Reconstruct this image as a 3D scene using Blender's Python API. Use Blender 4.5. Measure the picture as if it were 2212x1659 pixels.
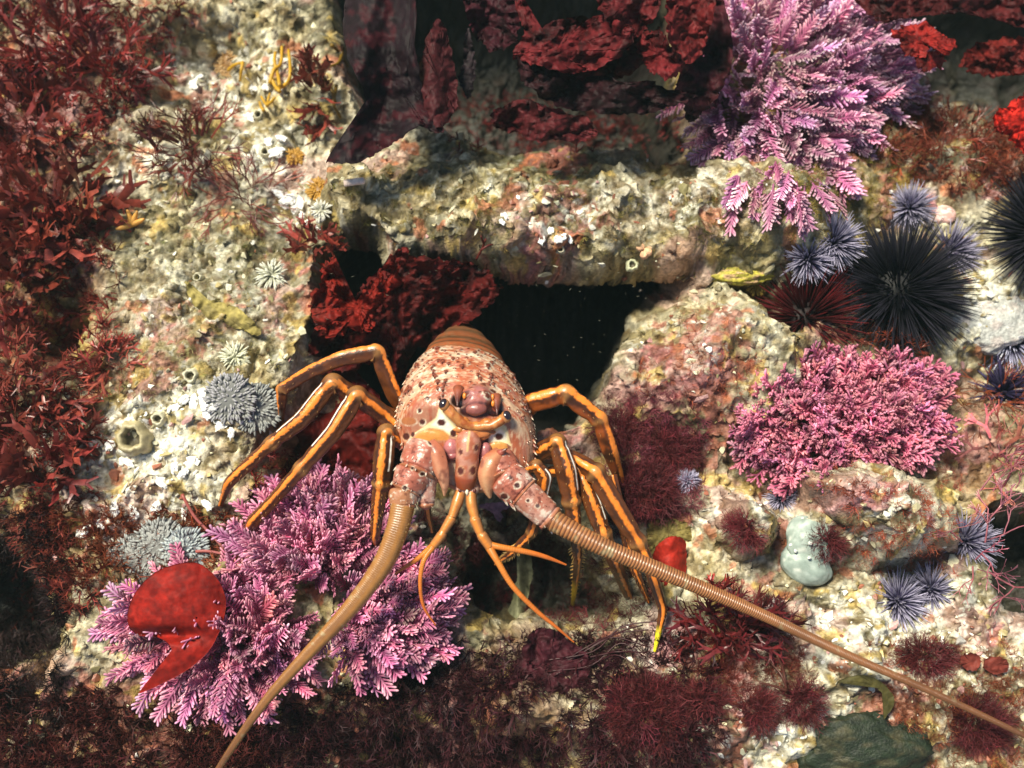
import bpy, math, numpy as np
from mathutils import Vector, Matrix
rng = np.random.default_rng(7)
C = bpy.context.scene.collection
for o in list(bpy.data.objects): bpy.data.objects.remove(o)

# ------------------------------------------------------------------ camera, world, sun
D = 1.05; TILT = math.radians(15)          # camera 1.05 m from the reef, leaning 15 degrees
cam_d = bpy.data.cameras.new('camera'); cam = bpy.data.objects.new('camera', cam_d); C.objects.link(cam)
cam.location = (0, -D*math.sin(TILT), D*math.cos(TILT)); cam.rotation_euler = (TILT, 0, 0)
cam_d.sensor_width = 36; cam_d.lens = 36*D/1.024; cam_d.clip_start = 0.01; cam_d.clip_end = 100
cam_d.dof.use_dof = True; cam_d.dof.focus_distance = .95; cam_d.dof.aperture_fstop = 3.5
bpy.context.scene.camera = cam
W = bpy.data.worlds.new('World'); bpy.context.scene.world = W; W.use_nodes = True
SUN_EL = math.radians(61); SUN_AZ = math.radians(-50)   # azimuth from +Y towards +X
nt = W.node_tree; bg = nt.nodes['Background']; sky = nt.nodes.new('ShaderNodeTexSky')
sky.sky_type = 'NISHITA'; sky.sun_disc = False; sky.sun_elevation = SUN_EL; sky.sun_rotation = SUN_AZ
nt.links.new(sky.outputs[0], bg.inputs[0]); bg.inputs[1].default_value = 0.07
sd = bpy.data.lights.new('sun', 'SUN'); sd.energy = 5.0; sd.angle = math.radians(15); sd.color = (1, 0.94, 0.76)
sun = bpy.data.objects.new('sun', sd); C.objects.link(sun)
sdir = Vector((math.sin(SUN_AZ)*math.cos(SUN_EL), math.cos(SUN_AZ)*math.cos(SUN_EL), math.sin(SUN_EL)))
sun.rotation_euler = sdir.to_track_quat('Z', 'Y').to_euler(); sun.location = sdir*3
vs = bpy.context.scene.view_settings; bpy.context.scene.display_settings.display_device = 'sRGB'
vs.view_transform = 'Standard'; vs.look = 'None'; vs.exposure = 0.58; vs.gamma = 1

# ------------------------------------------------------------------ geometry of the view: F units, the photograph at 2212 x 1659
F2M = 1.024/2212
cr = np.array([1., 0, 0]); cu = np.array([0, math.cos(TILT), math.sin(TILT)]); cb = np.array([0, -math.sin(TILT), math.cos(TILT)])
camp = np.array(cam.location)
def ray(x, y):
    x = np.asarray(x, float); y = np.asarray(y, float)
    return ((x-1106)*F2M/D)[..., None]*cr + (-(y-829.5)*F2M/D)[..., None]*cu - cb
def Q(x, y, h):                    # point h millimetres nearer the camera than the reef plane through the origin
    return camp + ray(x, y)*(D-np.asarray(h, float)[..., None]*0.001)
def toF(P):
    v = P-camp; dz = -(v@cb)
    return 1106+(v@cr)/dz*D/F2M, 829.5-(v@cu)/dz*D/F2M

# ------------------------------------------------------------------ noise
def _h(ix, iy, iz, seed):
    n = (ix*374761393+iy*668265263+iz*2147483647+seed*1274126177) & 0xffffffff
    n = ((n ^ (n >> 13))*1274126177) & 0xffffffff
    n = ((n ^ (n >> 15))*2246822519) & 0xffffffff
    return ((n ^ (n >> 14)) & 0xffff)/65535.0
def vnoise(x, y, z=None, seed=0):
    x = np.asarray(x, float); y = np.asarray(y, float); z = np.zeros_like(x) if z is None else np.asarray(z, float)
    ix = np.floor(x).astype(np.int64); iy = np.floor(y).astype(np.int64); iz = np.floor(z).astype(np.int64)
    fx = x-ix; fy = y-iy; fz = z-iz
    fx = fx*fx*(3-2*fx); fy = fy*fy*(3-2*fy); fz = fz*fz*(3-2*fz)
    r = 0
    for a in (0, 1):
        for b in (0, 1):
            for c in (0, 1):
                if c == 1 and not fz.any(): continue
                w = (fx if a else 1-fx)*(fy if b else 1-fy)*(fz if c else 1-fz)
                r = r+w*_h(ix+a, iy+b, iz+c, seed)
    return r*2-1
def fbm(x, y, z=None, o=4, seed=0, gain=.5):
    r = 0; a = 1; f = 1; t = 0
    for k in range(o):
        r = r+a*vnoise(x*f, y*f, None if z is None else z*f, seed+k*17); t += a; a *= gain; f *= 2.03
    return r/t
def sstep(a, b, x): t = np.clip((x-a)/(b-a), 0, 1); return t*t*(3-2*t)
def mix(a, b, t): return a+(b-a)*np.asarray(t)[..., None]
def inpoly(x, y, P):
    c = np.zeros(np.shape(x), bool); n = len(P)
    for i in range(n):
        x1, y1 = P[i]; x2, y2 = P[(i+1) % n]
        if y1 == y2: continue
        c ^= ((y1 > y) != (y2 > y)) & (x < (x2-x1)*(y-y1)/(y2-y1)+x1)
    return c
def polydist(x, y, P):             # signed distance, positive inside
    d = np.full(np.shape(x), 1e9); n = len(P)
    for i in range(n):
        ax, ay = P[i]; bx, by = P[(i+1) % n]
        vx, vy = bx-ax, by-ay; t = np.clip(((x-ax)*vx+(y-ay)*vy)/(vx*vx+vy*vy+1e-9), 0, 1)
        d = np.minimum(d, np.hypot(x-ax-t*vx, y-ay-t*vy))
    return np.where(inpoly(x, y, P), d, -d)
def ell(x, y, cx, cy, rx, ry, soft=.5):
    r = np.hypot((x-cx)/rx, (y-cy)/ry); return 1-sstep(1-soft, 1+soft*.3, r)

# ------------------------------------------------------------------ materials
def mat(name, rough=.5, bscale=400, bstr=.25, var=.25, spec=.5, trans=0., coat=0., vscale=180, bdist=.0012):
    m = bpy.data.materials.new(name); m.use_nodes = True; t = m.node_tree; N = t.nodes; L = t.links
    p = N['Principled BSDF']; p.inputs['Roughness'].default_value = rough; p.inputs['Specular IOR Level'].default_value = spec
    p.inputs['Coat Weight'].default_value = coat; p.inputs['Coat Roughness'].default_value = .2
    a = N.new('ShaderNodeVertexColor'); a.layer_name = 'Col'
    tc = N.new('ShaderNodeTexCoord')
    n1 = N.new('ShaderNodeTexNoise'); n1.inputs['Scale'].default_value = vscale; n1.inputs['Detail'].default_value = 5
    L.new(tc.outputs['Object'], n1.inputs['Vector'])
    mr = N.new('ShaderNodeMapRange'); mr.inputs[1].default_value = .3; mr.inputs[2].default_value = .7
    mr.inputs[3].default_value = 1-var; mr.inputs[4].default_value = 1+var
    L.new(n1.outputs[0], mr.inputs[0])
    vm = N.new('ShaderNodeVectorMath'); vm.operation = 'SCALE'; L.new(a.outputs[0], vm.inputs[0]); L.new(mr.outputs[0], vm.inputs['Scale'])
    L.new(vm.outputs[0], p.inputs['Base Color'])
    if bstr > 0:
        n2 = N.new('ShaderNodeTexNoise'); n2.inputs['Scale'].default_value = bscale; n2.inputs['Detail'].default_value = 6
        L.new(tc.outputs['Object'], n2.inputs['Vector'])
        b = N.new('ShaderNodeBump'); b.inputs['Strength'].default_value = bstr; b.inputs['Distance'].default_value = bdist
        L.new(n2.outputs[0], b.inputs['Height']); L.new(b.outputs[0], p.inputs['Normal'])
    if trans > 0:
        tr = N.new('ShaderNodeBsdfTranslucent'); L.new(vm.outputs[0], tr.inputs[0]); mx = N.new('ShaderNodeMixShader'); mx.inputs[0].default_value = trans
        L.new(p.outputs[0], mx.inputs[1]); L.new(tr.outputs[0], mx.inputs[2]); L.new(mx.outputs[0], N['Material Output'].inputs[0])
    return m
M = dict(
    reef=mat('encrusted_rock', .6, 420, .7, .4, .45, bdist=.002, vscale=260),
    grit=mat('shell_grit', .45, 600, .4, .25, .5),
    shell=mat('lobster_shell', .36, 700, .35, .12, .5, coat=.25, bdist=.0008),
    smooth=mat('smooth_chitin', .35, 900, .2, .12, .5, coat=.2),
    eye=mat('eye_surface', .12, 100, 0, .05, .6, coat=.6),
    pink=mat('coralline_branch', .5, 900, .3, .2, .4),
    blade=mat('algal_blade', .62, 260, .4, .35, .18, trans=.15),
    leaf=mat('algal_frond', .36, 400, .2, .3, .5, trans=.2),
    turf=mat('algal_turf', .6, 400, 0, .3, .3, trans=.12),
    spine=mat('urchin_spine', .55, 400, 0, .2, .2),
    soft=mat('soft_tissue', .4, 300, .2, .15, .45, trans=.25),
)

# ------------------------------------------------------------------ mesh building
class MB:
    def __init__(s): s.v = []; s.f4 = []; s.f3 = []; s.c = []; s.n = 0
    def add(s, V, F4=None, F3=None, col=(1, 1, 1)):
        V = np.asarray(V, float).reshape(-1, 3); col = np.asarray(col, float)
        if col.ndim == 1: col = np.tile(col, (len(V), 1))
        s.v.append(V); s.c.append(col)
        if F4 is not None and len(F4): s.f4.append(np.asarray(F4)+s.n)
        if F3 is not None and len(F3): s.f3.append(np.asarray(F3)+s.n)
        s.n += len(V)
    def build(s, name, m, parent=None, smooth=True, origin=None):
        V = np.concatenate(s.v); c = np.concatenate(s.c)
        if origin is not None: V = V-np.asarray(origin)
        f4 = np.concatenate(s.f4) if s.f4 else np.zeros((0, 4), int); f3 = np.concatenate(s.f3) if s.f3 else np.zeros((0, 3), int)
        me = bpy.data.meshes.new(name)
        me.vertices.add(len(V)); me.vertices.foreach_set('co', V.astype(np.float32).ravel())
        li = np.concatenate([f4.ravel(), f3.ravel()]).astype(np.int32)
        me.loops.add(len(li)); me.loops.foreach_set('vertex_index', li)
        tot = np.concatenate([np.full(len(f4), 4), np.full(len(f3), 3)]).astype(np.int32)
        st = np.concatenate([[0], np.cumsum(tot)[:-1]]).astype(np.int32)
        me.polygons.add(len(tot)); me.polygons.foreach_set('loop_start', st)
        me.polygons.foreach_set('use_smooth', np.full(len(tot), smooth))
        me.update(calc_edges=True)
        at = me.color_attributes.new('Col', 'FLOAT_COLOR', 'POINT')
        at.data.foreach_set('color', np.concatenate([np.clip(c, 0, 1), np.ones((len(c), 1))], 1).astype(np.float32).ravel())
        me.materials.append(m)
        o = bpy.data.objects.new(name, me); C.objects.link(o)
        if origin is not None: o.location = Vector(origin)
        if parent is not None:
            o.parent = parent
            if origin is None: o.matrix_parent_inverse = Matrix.Translation(parent.location).inverted()
            else: o.location = Vector(origin)-parent.location
        return o
def tag(o, label, cat, group=None, kind=None):
    if label: o['label'] = label
    if cat: o['category'] = cat
    if group: o['group'] = group
    if kind: o['kind'] = kind
    return o
def empty(name, loc, label, cat, group=None):
    o = bpy.data.objects.new(name, None); C.objects.link(o); o.location = Vector(loc); o.empty_display_size = .01
    return tag(o, label, cat, group)
def grid_faces(nr, nc, wrap=False):
    i = np.arange(nr-1)[:, None]; j = np.arange(nc if wrap else nc-1)[None, :]
    j2 = (j+1) % nc
    return np.stack([i*nc+j, i*nc+j2, (i+1)*nc+j2, (i+1)*nc+j], -1).reshape(-1, 4)
def unit(v): return v/(np.linalg.norm(v, axis=-1, keepdims=True)+1e-12)
def smooth_path(P, R, sub=6, chaikin=0):
    P = np.asarray(P, float); R = np.asarray(R, float); n = len(P)
    t = np.arange(n); tt = np.linspace(0, n-1, (n-1)*sub+1)
    if chaikin:
        Pe = np.stack([np.interp(tt, t, P[:, k]) for k in range(3)], 1)
        for _ in range(chaikin): Pe[1:-1] = Pe[1:-1]*.5+(Pe[:-2]+Pe[2:])*.25
    else:
        X = np.vstack([2*P[0]-P[1], P, 2*P[-1]-P[-2]]); i = np.clip(tt.astype(int), 0, n-2); u = (tt-i)[:, None]
        p0, p1, p2, p3 = X[i], X[i+1], X[i+2], X[i+3]
        Pe = .5*((2*p1)+(-p0+p2)*u+(2*p0-5*p1+4*p2-p3)*u*u+(-p0+3*p1-3*p2+p3)*u**3)
    return Pe, np.interp(tt, t, R), tt/(n-1)
def tube(mb, P, R, n=12, flat=1., ref=None, colf=None, col=(1, 1, 1), cap=True, rmod=None):
    """P path points, R radii; ref = direction of angle 0 (default: towards the camera)"""
    P = np.asarray(P, float); R = np.asarray(R, float); m = len(P)
    T = unit(np.gradient(P, axis=0)); ref = cb if ref is None else ref
    S = unit(np.cross(T, ref)); U = unit(np.cross(S, T))
    a = np.linspace(0, 2*np.pi, n, endpoint=False)
    rr = np.ones((m, n)) if rmod is None else rmod(np.linspace(0, 1, m)[:, None], a[None, :])
    V = P[:, None]+(R[:, None]*rr)[..., None]*(np.sin(a)[None, :, None]*S[:, None]+flat*np.cos(a)[None, :, None]*U[:, None])
    c = np.tile(np.asarray(col, float), (m, n, 1)) if colf is None else colf(np.linspace(0, 1, m)[:, None]+0*a[None], (a[None]+np.pi) % (2*np.pi)-np.pi+0*R[:, None], V)
    F = grid_faces(m, n, True); V = V.reshape(-1, 3); c = c.reshape(-1, 3); F3 = None
    if cap:
        V = np.vstack([V, P[0], P[-1]+T[-1]*R[-1]*.5]); c = np.vstack([c, c[0], c[-1]])
        j = np.arange(n); F3 = np.vstack([np.stack([np.full(n, m*n), (j+1) % n, j], 1), np.stack([np.full(n, m*n+1), (m-1)*n+j, (m-1)*n+(j+1) % n], 1)])
    mb.add(V, F, F3, c)
def ico(n=1):
    import bmesh
    bm = bmesh.new(); bmesh.ops.create_icosphere(bm, subdivisions=n, radius=1)
    V = np.array([v.co[:] for v in bm.verts]); F = np.array([[v.index for v in f.verts] for f in bm.faces]); bm.free(); return V, F
ICO = {k: ico(k) for k in (1, 2, 3, 4, 5)}
def blob(mb, c, r, col, k=3, axes=None, bump=0., seed=0, colf=None):
    V, F = ICO[k]; r = np.asarray(r, float)*np.ones(3)
    X = V*(1+bump*fbm(V[:, 0]*2+seed, V[:, 1]*2, V[:, 2]*2, 4 if k < 5 else 6, seed, .5 if k < 5 else .62)[:, None])*r
    A = np.stack([cr, cu, cb]) if axes is None else np.asarray(axes)
    mb.add(X@A+np.asarray(c), None, F, colf(V, X) if colf else col)
def cone(mb, p, d, L, r, col, tip=None, n=7, bend=None):
    d = unit(np.asarray(d, float)); bend = np.zeros(3) if bend is None else np.asarray(bend)
    ts = np.array([0, .35, .7, 1.]); P = np.asarray(p)+ts[:, None]*d*L+(ts**2)[:, None]*bend*L
    tipc = np.asarray(col if tip is None else tip, float); c0 = np.asarray(col, float)
    tube(mb, P, r*np.array([1, .72, .38, .04]), n, ref=(cr if abs(d@cb) > .8 else cb), colf=lambda t, a, V: mix(c0, tipc, sstep(.2, .8, t)))
def instance(mb, tmpl, pos, A, s, colmul=None, colfix=None):
    """tmpl=(V,F4,F3,col); pos (k,3); A (k,3,3) rows = images of x,y,z; s (k,)"""
    V, F4, F3, c = tmpl; k = len(pos); n = len(V)
    X = np.einsum('vi,kij->kvj', V, A)*np.asarray(s)[:, None, None]+pos[:, None]
    cc = np.tile(c[None], (k, 1, 1))
    if colmul is not None: cc = cc*colmul[:, None]
    off = (np.arange(k)*n)[:, None, None]
    mb.add(X.reshape(-1, 3), (F4[None]+off).reshape(-1, 4) if F4 is not None and len(F4) else None, (F3[None]+off).reshape(-1, 3) if F3 is not None and len(F3) else None, cc.reshape(-1, 3))
def frames(z, twist=None):
    z = unit(z); k = len(z); h = np.where(np.abs(z[:, 2:3]) < .9, np.array([[0, 0, 1.]]), np.array([[1., 0, 0]]))
    x = unit(np.cross(h, z)); y = np.cross(z, x)
    tw = rng.uniform(0, 2*np.pi, k) if twist is None else twist
    c, s_ = np.cos(tw)[:, None], np.sin(tw)[:, None]
    return np.stack([x*c+y*s_, y*c-x*s_, z], 1)
def pack(mb): return (np.concatenate(mb.v), np.concatenate(mb.f4) if mb.f4 else None, np.concatenate(mb.f3) if mb.f3 else None, np.concatenate(mb.c))

# ------------------------------------------------------------------ the reef surface (a heightfield with real hollows)
def axis(lo, hi, step, out):
    core = np.arange(lo, hi, step); m = step; ext = []; p = hi
    while p < out: m *= 1.06; p += m; ext.append(p)
    ext = np.array(ext); lo_e = lo-(ext-hi); return np.concatenate([lo_e[::-1], core, [hi], ext[:]])
xs = axis(-.58, .58, .00135, 1.6); ys = axis(-.45, .48, .00135, 1.5)
GX, GY = np.meshgrid(xs, ys)
FX, FY = toF(np.stack([GX, GY, 0*GX], -1))
_wx = 26*fbm(GX*14, GY*14, o=4, seed=5)+13*fbm(GX*55, GY*55, o=3, seed=6); _wy = 26*fbm(GX*14+9, GY*14, o=4, seed=8)+13*fbm(GX*55, GY*55, o=3, seed=9)
wX, wY = FX+_wx, FY+_wy
CREV = [(705, 500), (800, 520), (850, 575), (1000, 590), (1090, 600), (1250, 605), (1400, 595), (1500, 590), (1470, 640), (1400, 680), (1345, 740), (1310, 820), (1270, 870), (1200, 900), (1170, 1010), (1250, 1100), (1330, 1240), (1400, 1330), (1250, 1370), (1020, 1360), (940, 1250), (900, 1100), (820, 1090), (640, 1130), (560, 1040), (600, 900), (640, 800), (680, 700), (690, 600)]
Hm = np.zeros_like(GX)
def pit(P, depth, w0=-12, w1=55, Xx=None, Yy=None):
    global Hm
    d = polydist(wX if Xx is None else Xx, wY if Yy is None else Yy, P); Hm = Hm-depth*sstep(w0, w1, d)
# gentle large relief
Hm += 22*fbm(GX*5, GY*5, o=3, seed=2)
# ledge above the crevice, its rounded face turned towards the lobster
Hm += 70*sstep(300, 470, wY)*(1-sstep(545, 640, wY))*sstep(650, 800, wX)*(1-sstep(1650, 1850, wX))
Hm += 55*ell(wX, wY, 1560, 800, 240, 170, .8) + 45*ell(wX, wY, 1860, 1130, 200, 100, .6) + 30*ell(wX, wY, 1300, 1560, 420, 130, .9)
Hm += 35*ell(wX, wY, 480, 800, 300, 300, 1.) + 30*ell(wX, wY, 1800, 1450, 400, 200, 1.) + 10*ell(wX, wY, 1700, 420, 260, 160, .9) + 25*ell(wX, wY, 1590, 1140, 90, 70, .8)
Hm += 20*ell(wX, wY, 300, 400, 250, 200, 1.)
pit([(725, 530), (800, 535), (850, 580), (1000, 595), (1090, 605), (1250, 610), (1400, 600), (1495, 595), (1470, 650), (1400, 690), (1345, 750), (1310, 830), (1250, 900), (1100, 960), (850, 960), (700, 800), (680, 700), (690, 600)], 250)
pit(CREV, 75, -10, 70)
pit([(1010, 1150), (1200, 1130), (1400, 1290), (1250, 1340), (1040, 1330), (960, 1250)], 50, -10, 60)
pit([(640, -300), (700, 40), (780, 250), (900, 285), (1180, 320), (1480, 330), (1540, 250), (1480, 80), (1500, -300)], 230, -10, 80)
pit([(1900, -300), (1960, 60), (2030, 190), (2150, 280), (2400, 330), (2500, -300)], 230, -10, 60)
pit([(-400, 1120), (20, 1130), (110, 1250), (150, 1400), (80, 1480), (-400, 1500)], 120, -10, 130)
pit([(2160, 1080), (2140, 1180), (2150, 1290), (2250, 1330), (2600, 1330), (2600, 1050)], 180, -10, 50)
pit([(1580, 610), (1700, 600), (1760, 690), (1700, 760), (1610, 700)], 60, -10, 50)
pit([(300, 60), (520, 30), (600, 200), (420, 290), (300, 230)], 40, -10, 70)
pit([(60, 640), (180, 640), (210, 760), (120, 820), (30, 760)], 60, -10, 60)
# unseen rises outside the view, added to shade the top and left hollows
Hm += 300*sstep(-70, -330, wY)*np.clip(ell(wX, wY, 1060, -400, 620, 420, .5)+ell(wX, wY, 2250, -400, 420, 420, .5), 0, 1)
Hm += 150*ell(wX, wY, -330, 1000, 260, 260, .6)
Hm += 48*sstep(-8, 26, polydist(wX, wY, [(1690, 1050), (1790, 1140), (1880, 1225), (2060, 1190), (2080, 1060), (1900, 1010), (1750, 1010)]))
Hm += 34*ell(wX, wY, 1600, 1150, 62, 52, .5)+26*ell(wX, wY, 775, 435, 55, 55, .5)
pit([(700, 1560), (1000, 1500), (1300, 1560), (1300, 1900), (700, 1900)], 60, -10, 120)
pit([(2150, 700), (2280, 650), (2280, 900), (2080, 880), (2060, 790)], 40, -10, 60)
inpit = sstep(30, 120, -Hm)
Hm += ell(wX, wY, 1200, 480, 620, 170, .8)*(26*fbm(GX*17, GY*17, o=4, seed=77, gain=.6))
def rough(x, y):
    a = 9*fbm(x*22, y*22, o=4, seed=11)
    b = 4.5*(1-np.abs(fbm(x*60, y*60, o=3, seed=21))*2.4)
    c = 2.0*fbm(x*150, y*150, o=3, seed=31)
    return a+b+c+13*(1-np.abs(fbm(x*13+3, y*13, o=3, seed=61))*2.6)-6
Hm += rough(GX, GY)
# pebbly cell texture
def cells(x, y, s, seed):
    gx = np.floor(x*s); gy = np.floor(y*s); best = np.full(np.shape(x), 9.); idn = np.zeros(np.shape(x))
    for a in (-1, 0, 1):
        for b in (-1, 0, 1):
            cx = (gx+a).astype(np.int64); cy = (gy+b).astype(np.int64)
            px = gx+a+_h(cx, cy, 1, seed); py = gy+b+_h(cx, cy, 2, seed)
            d = np.hypot(x*s-px, y*s-py); u = d < best; best = np.where(u, d, best); idn = np.where(u, _h(cx, cy, 3, seed), idn)
    return best, idn
cd, cid = cells(GX+.01*fbm(GX*60, GY*60, seed=3), GY, 95, 4)
Hm += 4.2*(1-sstep(0, .85, cd))*(cid > .68)
cd2, cid2 = cells(GX, GY+.004*fbm(GX*200, GY*200, seed=3), 230, 14)
Hm += 1.0*(1-sstep(0, .8, cd2))*(cid2 > .55)
Hm = np.maximum(Hm, -330)
Z = Hm*.001
wallm = np.maximum(inpit, .8*sstep(.6, 2.2, np.hypot(*np.gradient(Z))/.00135)); DX = .016*wallm*fbm(GX*30, GY*12+Z*30, o=5, seed=91, gain=.6); DY = .016*wallm*fbm(GX*30+7, GY*12+Z*30, o=5, seed=92, gain=.6)
DY = DY+.62*np.clip(-Z-.012, 0, None)*(1-sstep(620, 740, FY))*sstep(470, 500, FY)*sstep(640, 720, FX)*(1-sstep(1560, 1640, FX))
# reef pigments, plus shade painted on the upper ledge and in the hollows
n1 = fbm(GX*9, GY*9, o=5, seed=41); n2 = fbm(GX*45, GY*45, o=4, seed=42); n3 = fbm(GX*160, GY*160, o=3, seed=43); n4 = fbm(GX*28+5, GY*28, o=5, seed=44); n5 = fbm(GX*20+7, GY*20, o=5, seed=45)
base = mix(np.array([.27, .215, .11]), np.array([.50, .455, .32]), sstep(-.3, .35, n2+.4*n3))
base = mix(base, np.array([.11, .10, .05]), sstep(.05, .5, -n4-.3*n3)*.75)
gold = sstep(-.05, .35, fbm(GX*11+50, GY*11, o=4, seed=57)); base = mix(base, np.array([.46, .36, .13]), gold*.4)
white = 0*GX
for (x, y, rx, ry, w) in [(320, 960, 230, 190, 1.), (620, 440, 110, 60, 1), (560, 330, 110, 110, .7), (480, 160, 170, 110, .8), (350, 370, 150, 110, .7), (300, 1120, 200, 90, .9), (470, 700, 220, 200, .45), (1200, 490, 200, 80, .7), (1500, 470, 200, 90, .6), (1950, 1380, 330, 150, .8), (1650, 1560, 350, 120, .7), (2130, 640, 120, 130, 1), (2050, 330, 110, 60, .4), (1500, 780, 170, 120, .4), (1850, 1130, 180, 90, .6), (1620, 1130, 120, 100, .6), (1300, 470, 400, 80, .2), (1420, 1400, 100, 60, .7), (60, 520, 120, 60, .4), (150, 1000, 100, 100, .5), (600, 150, 80, 100, .7), (160, 320, 150, 80, .4)]:
    white = np.maximum(white, w*ell(wX, wY, x, y, rx, ry, .9))
wh = white*sstep(-.25, .25, n3+n2*.7+white*.3-.05)
base = mix(base, np.array([.80, .78, .66]), np.clip(wh, 0, 1)*.92)
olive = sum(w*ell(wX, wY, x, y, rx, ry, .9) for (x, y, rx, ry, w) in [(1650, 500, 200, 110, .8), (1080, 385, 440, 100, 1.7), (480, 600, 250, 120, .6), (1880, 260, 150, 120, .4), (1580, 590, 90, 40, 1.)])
base = mix(base, np.array([.11, .11, .045]), np.clip(olive, 0, 1)*sstep(-.5, .3, n5)*.85)  # the wide upper-ledge patch puts overhang shade into the colour
redw = sum(w*ell(wX, wY, x, y, rx, ry, .9) for (x, y, rx, ry, w) in [(60, 200, 330, 300, .9), (80, 700, 240, 520, .9), (1400, 950, 160, 190, 1.), (800, 1600, 800, 170, 1.), (1300, 200, 400, 170, .9), (2050, 340, 220, 110, .8), (2100, 980, 160, 120, .8), (300, 1540, 400, 120, .8), (250, 1180, 220, 130, .5), (1500, 480, 240, 120, .35), (780, 960, 300, 160, 1), (1580, 1490, 120, 130, .6), (1160, 1420, 250, 100, .8), (1600, 1170, 80, 80, .5), (240, 790, 100, 90, .6), (1980, 1450, 200, 100, .3), (2050, 1600, 200, 90, .5)])
base = mix(base, np.array([.15, .028, .018]), np.clip(np.clip(redw, 0, 1)*sstep(-.35, .2, n4+.5*n2+.3*redw-.1), 0, 1)*.88)
base = mix(base, np.array([.26, .06, .04]), sstep(.24, .40, n5+.35*n3)*.75)
pinkw = np.clip(.35+sum(w*ell(wX, wY, x, y, rx, ry, .9) for (x, y, rx, ry, w) in [(1900, 1120, 160, 60, 1.), (2050, 430, 120, 120, .7), (1450, 1400, 60, 60, 1), (1200, 420, 100, 60, .6), (1820, 1240, 200, 60, .6), (1650, 1600, 90, 60, .8)]), 0, 1)
base = mix(base, np.array([.62, .27, .31]), sstep(.25, .42, fbm(GX*17+31, GY*17, o=5, seed=51)+.25*pinkw-.04)*pinkw*.85)
base = mix(base, np.array([.50, .36, .10]), sstep(.30, .50, fbm(GX*50+31, GY*50, o=3, seed=52))*.8)
base = mix(base, np.array([.42, .14, .06]), sstep(.44, .55, fbm(GX*44+3, GY*44, o=3, seed=53))*.8)
# shade painted into the hollows: their rock goes near black with depth
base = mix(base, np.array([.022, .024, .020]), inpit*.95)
# weathered pale tops of each pebble
n6 = fbm(GX*95, GY*120, o=4, seed=48, gain=.65)
base = mix(base, base*np.array([.48, .38, .26]), sstep(.08, .40, n6)*.75)
base = mix(base, np.array([.74, .72, .62]), sstep(.22, .42, -n6+.2*white-.08)*np.clip(.35+white, 0, 1)*(1-inpit)*(1-.7*np.clip(redw, 0, 1)))
base = base*(.75+.45*sstep(-.2, .5, n3))[..., None]
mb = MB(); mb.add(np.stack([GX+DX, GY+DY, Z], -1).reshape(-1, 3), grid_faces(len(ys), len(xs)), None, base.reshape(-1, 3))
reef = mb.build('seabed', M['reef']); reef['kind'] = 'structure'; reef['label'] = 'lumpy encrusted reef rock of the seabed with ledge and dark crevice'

def hz(x, y):
    i = np.clip(np.searchsorted(xs, x)-1, 0, len(xs)-2); j = np.clip(np.searchsorted(ys, y)-1, 0, len(ys)-2)
    u = (x-xs[i])/(xs[i+1]-xs[i]); v = (y-ys[j])/(ys[j+1]-ys[j])
    return (Z[j, i]*(1-u)+Z[j, i+1]*u)*(1-v)+(Z[j+1, i]*(1-u)+Z[j+1, i+1]*u)*v
def ground(x, y):
    """first point of the seabed seen at F pixel (x, y)"""
    x = np.atleast_1d(np.asarray(x, float)); y = np.atleast_1d(np.asarray(y, float))
    r = ray(x, y); r = r/(-r[:, 2:3]); t0 = camp[2]-.16
    best = np.full(len(x), np.nan); prev = np.full(len(x), t0); done = np.zeros(len(x), bool)
    for t in np.arange(t0, t0+.56, .003):
        p = camp+r*t; hit = (~done) & (p[:, 2] <= hz(p[:, 0], p[:, 1])); best[hit] = t; done |= hit
        if done.all(): break
    lo = best-.003; hi = best.copy()
    for _ in range(6):
        m = (lo+hi)/2; p = camp+r*m[:, None]; u = p[:, 2] <= hz(p[:, 0], p[:, 1]); hi = np.where(u, m, hi); lo = np.where(u, lo, m)
    return camp+r*hi[:, None]
def gnormal(P):
    e = .004; dx = (hz(P[:, 0]+e, P[:, 1])-hz(P[:, 0]-e, P[:, 1]))/(2*e); dy = (hz(P[:, 0], P[:, 1]+e)-hz(P[:, 0], P[:, 1]-e))/(2*e)
    return unit(np.stack([-dx, -dy, np.ones_like(dx)], 1))
def g1(x, y): return ground(x, y)[0]
def blur_n(n, k): return unit(n*k+np.array([0, 0, 1.])*(1-k))

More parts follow.
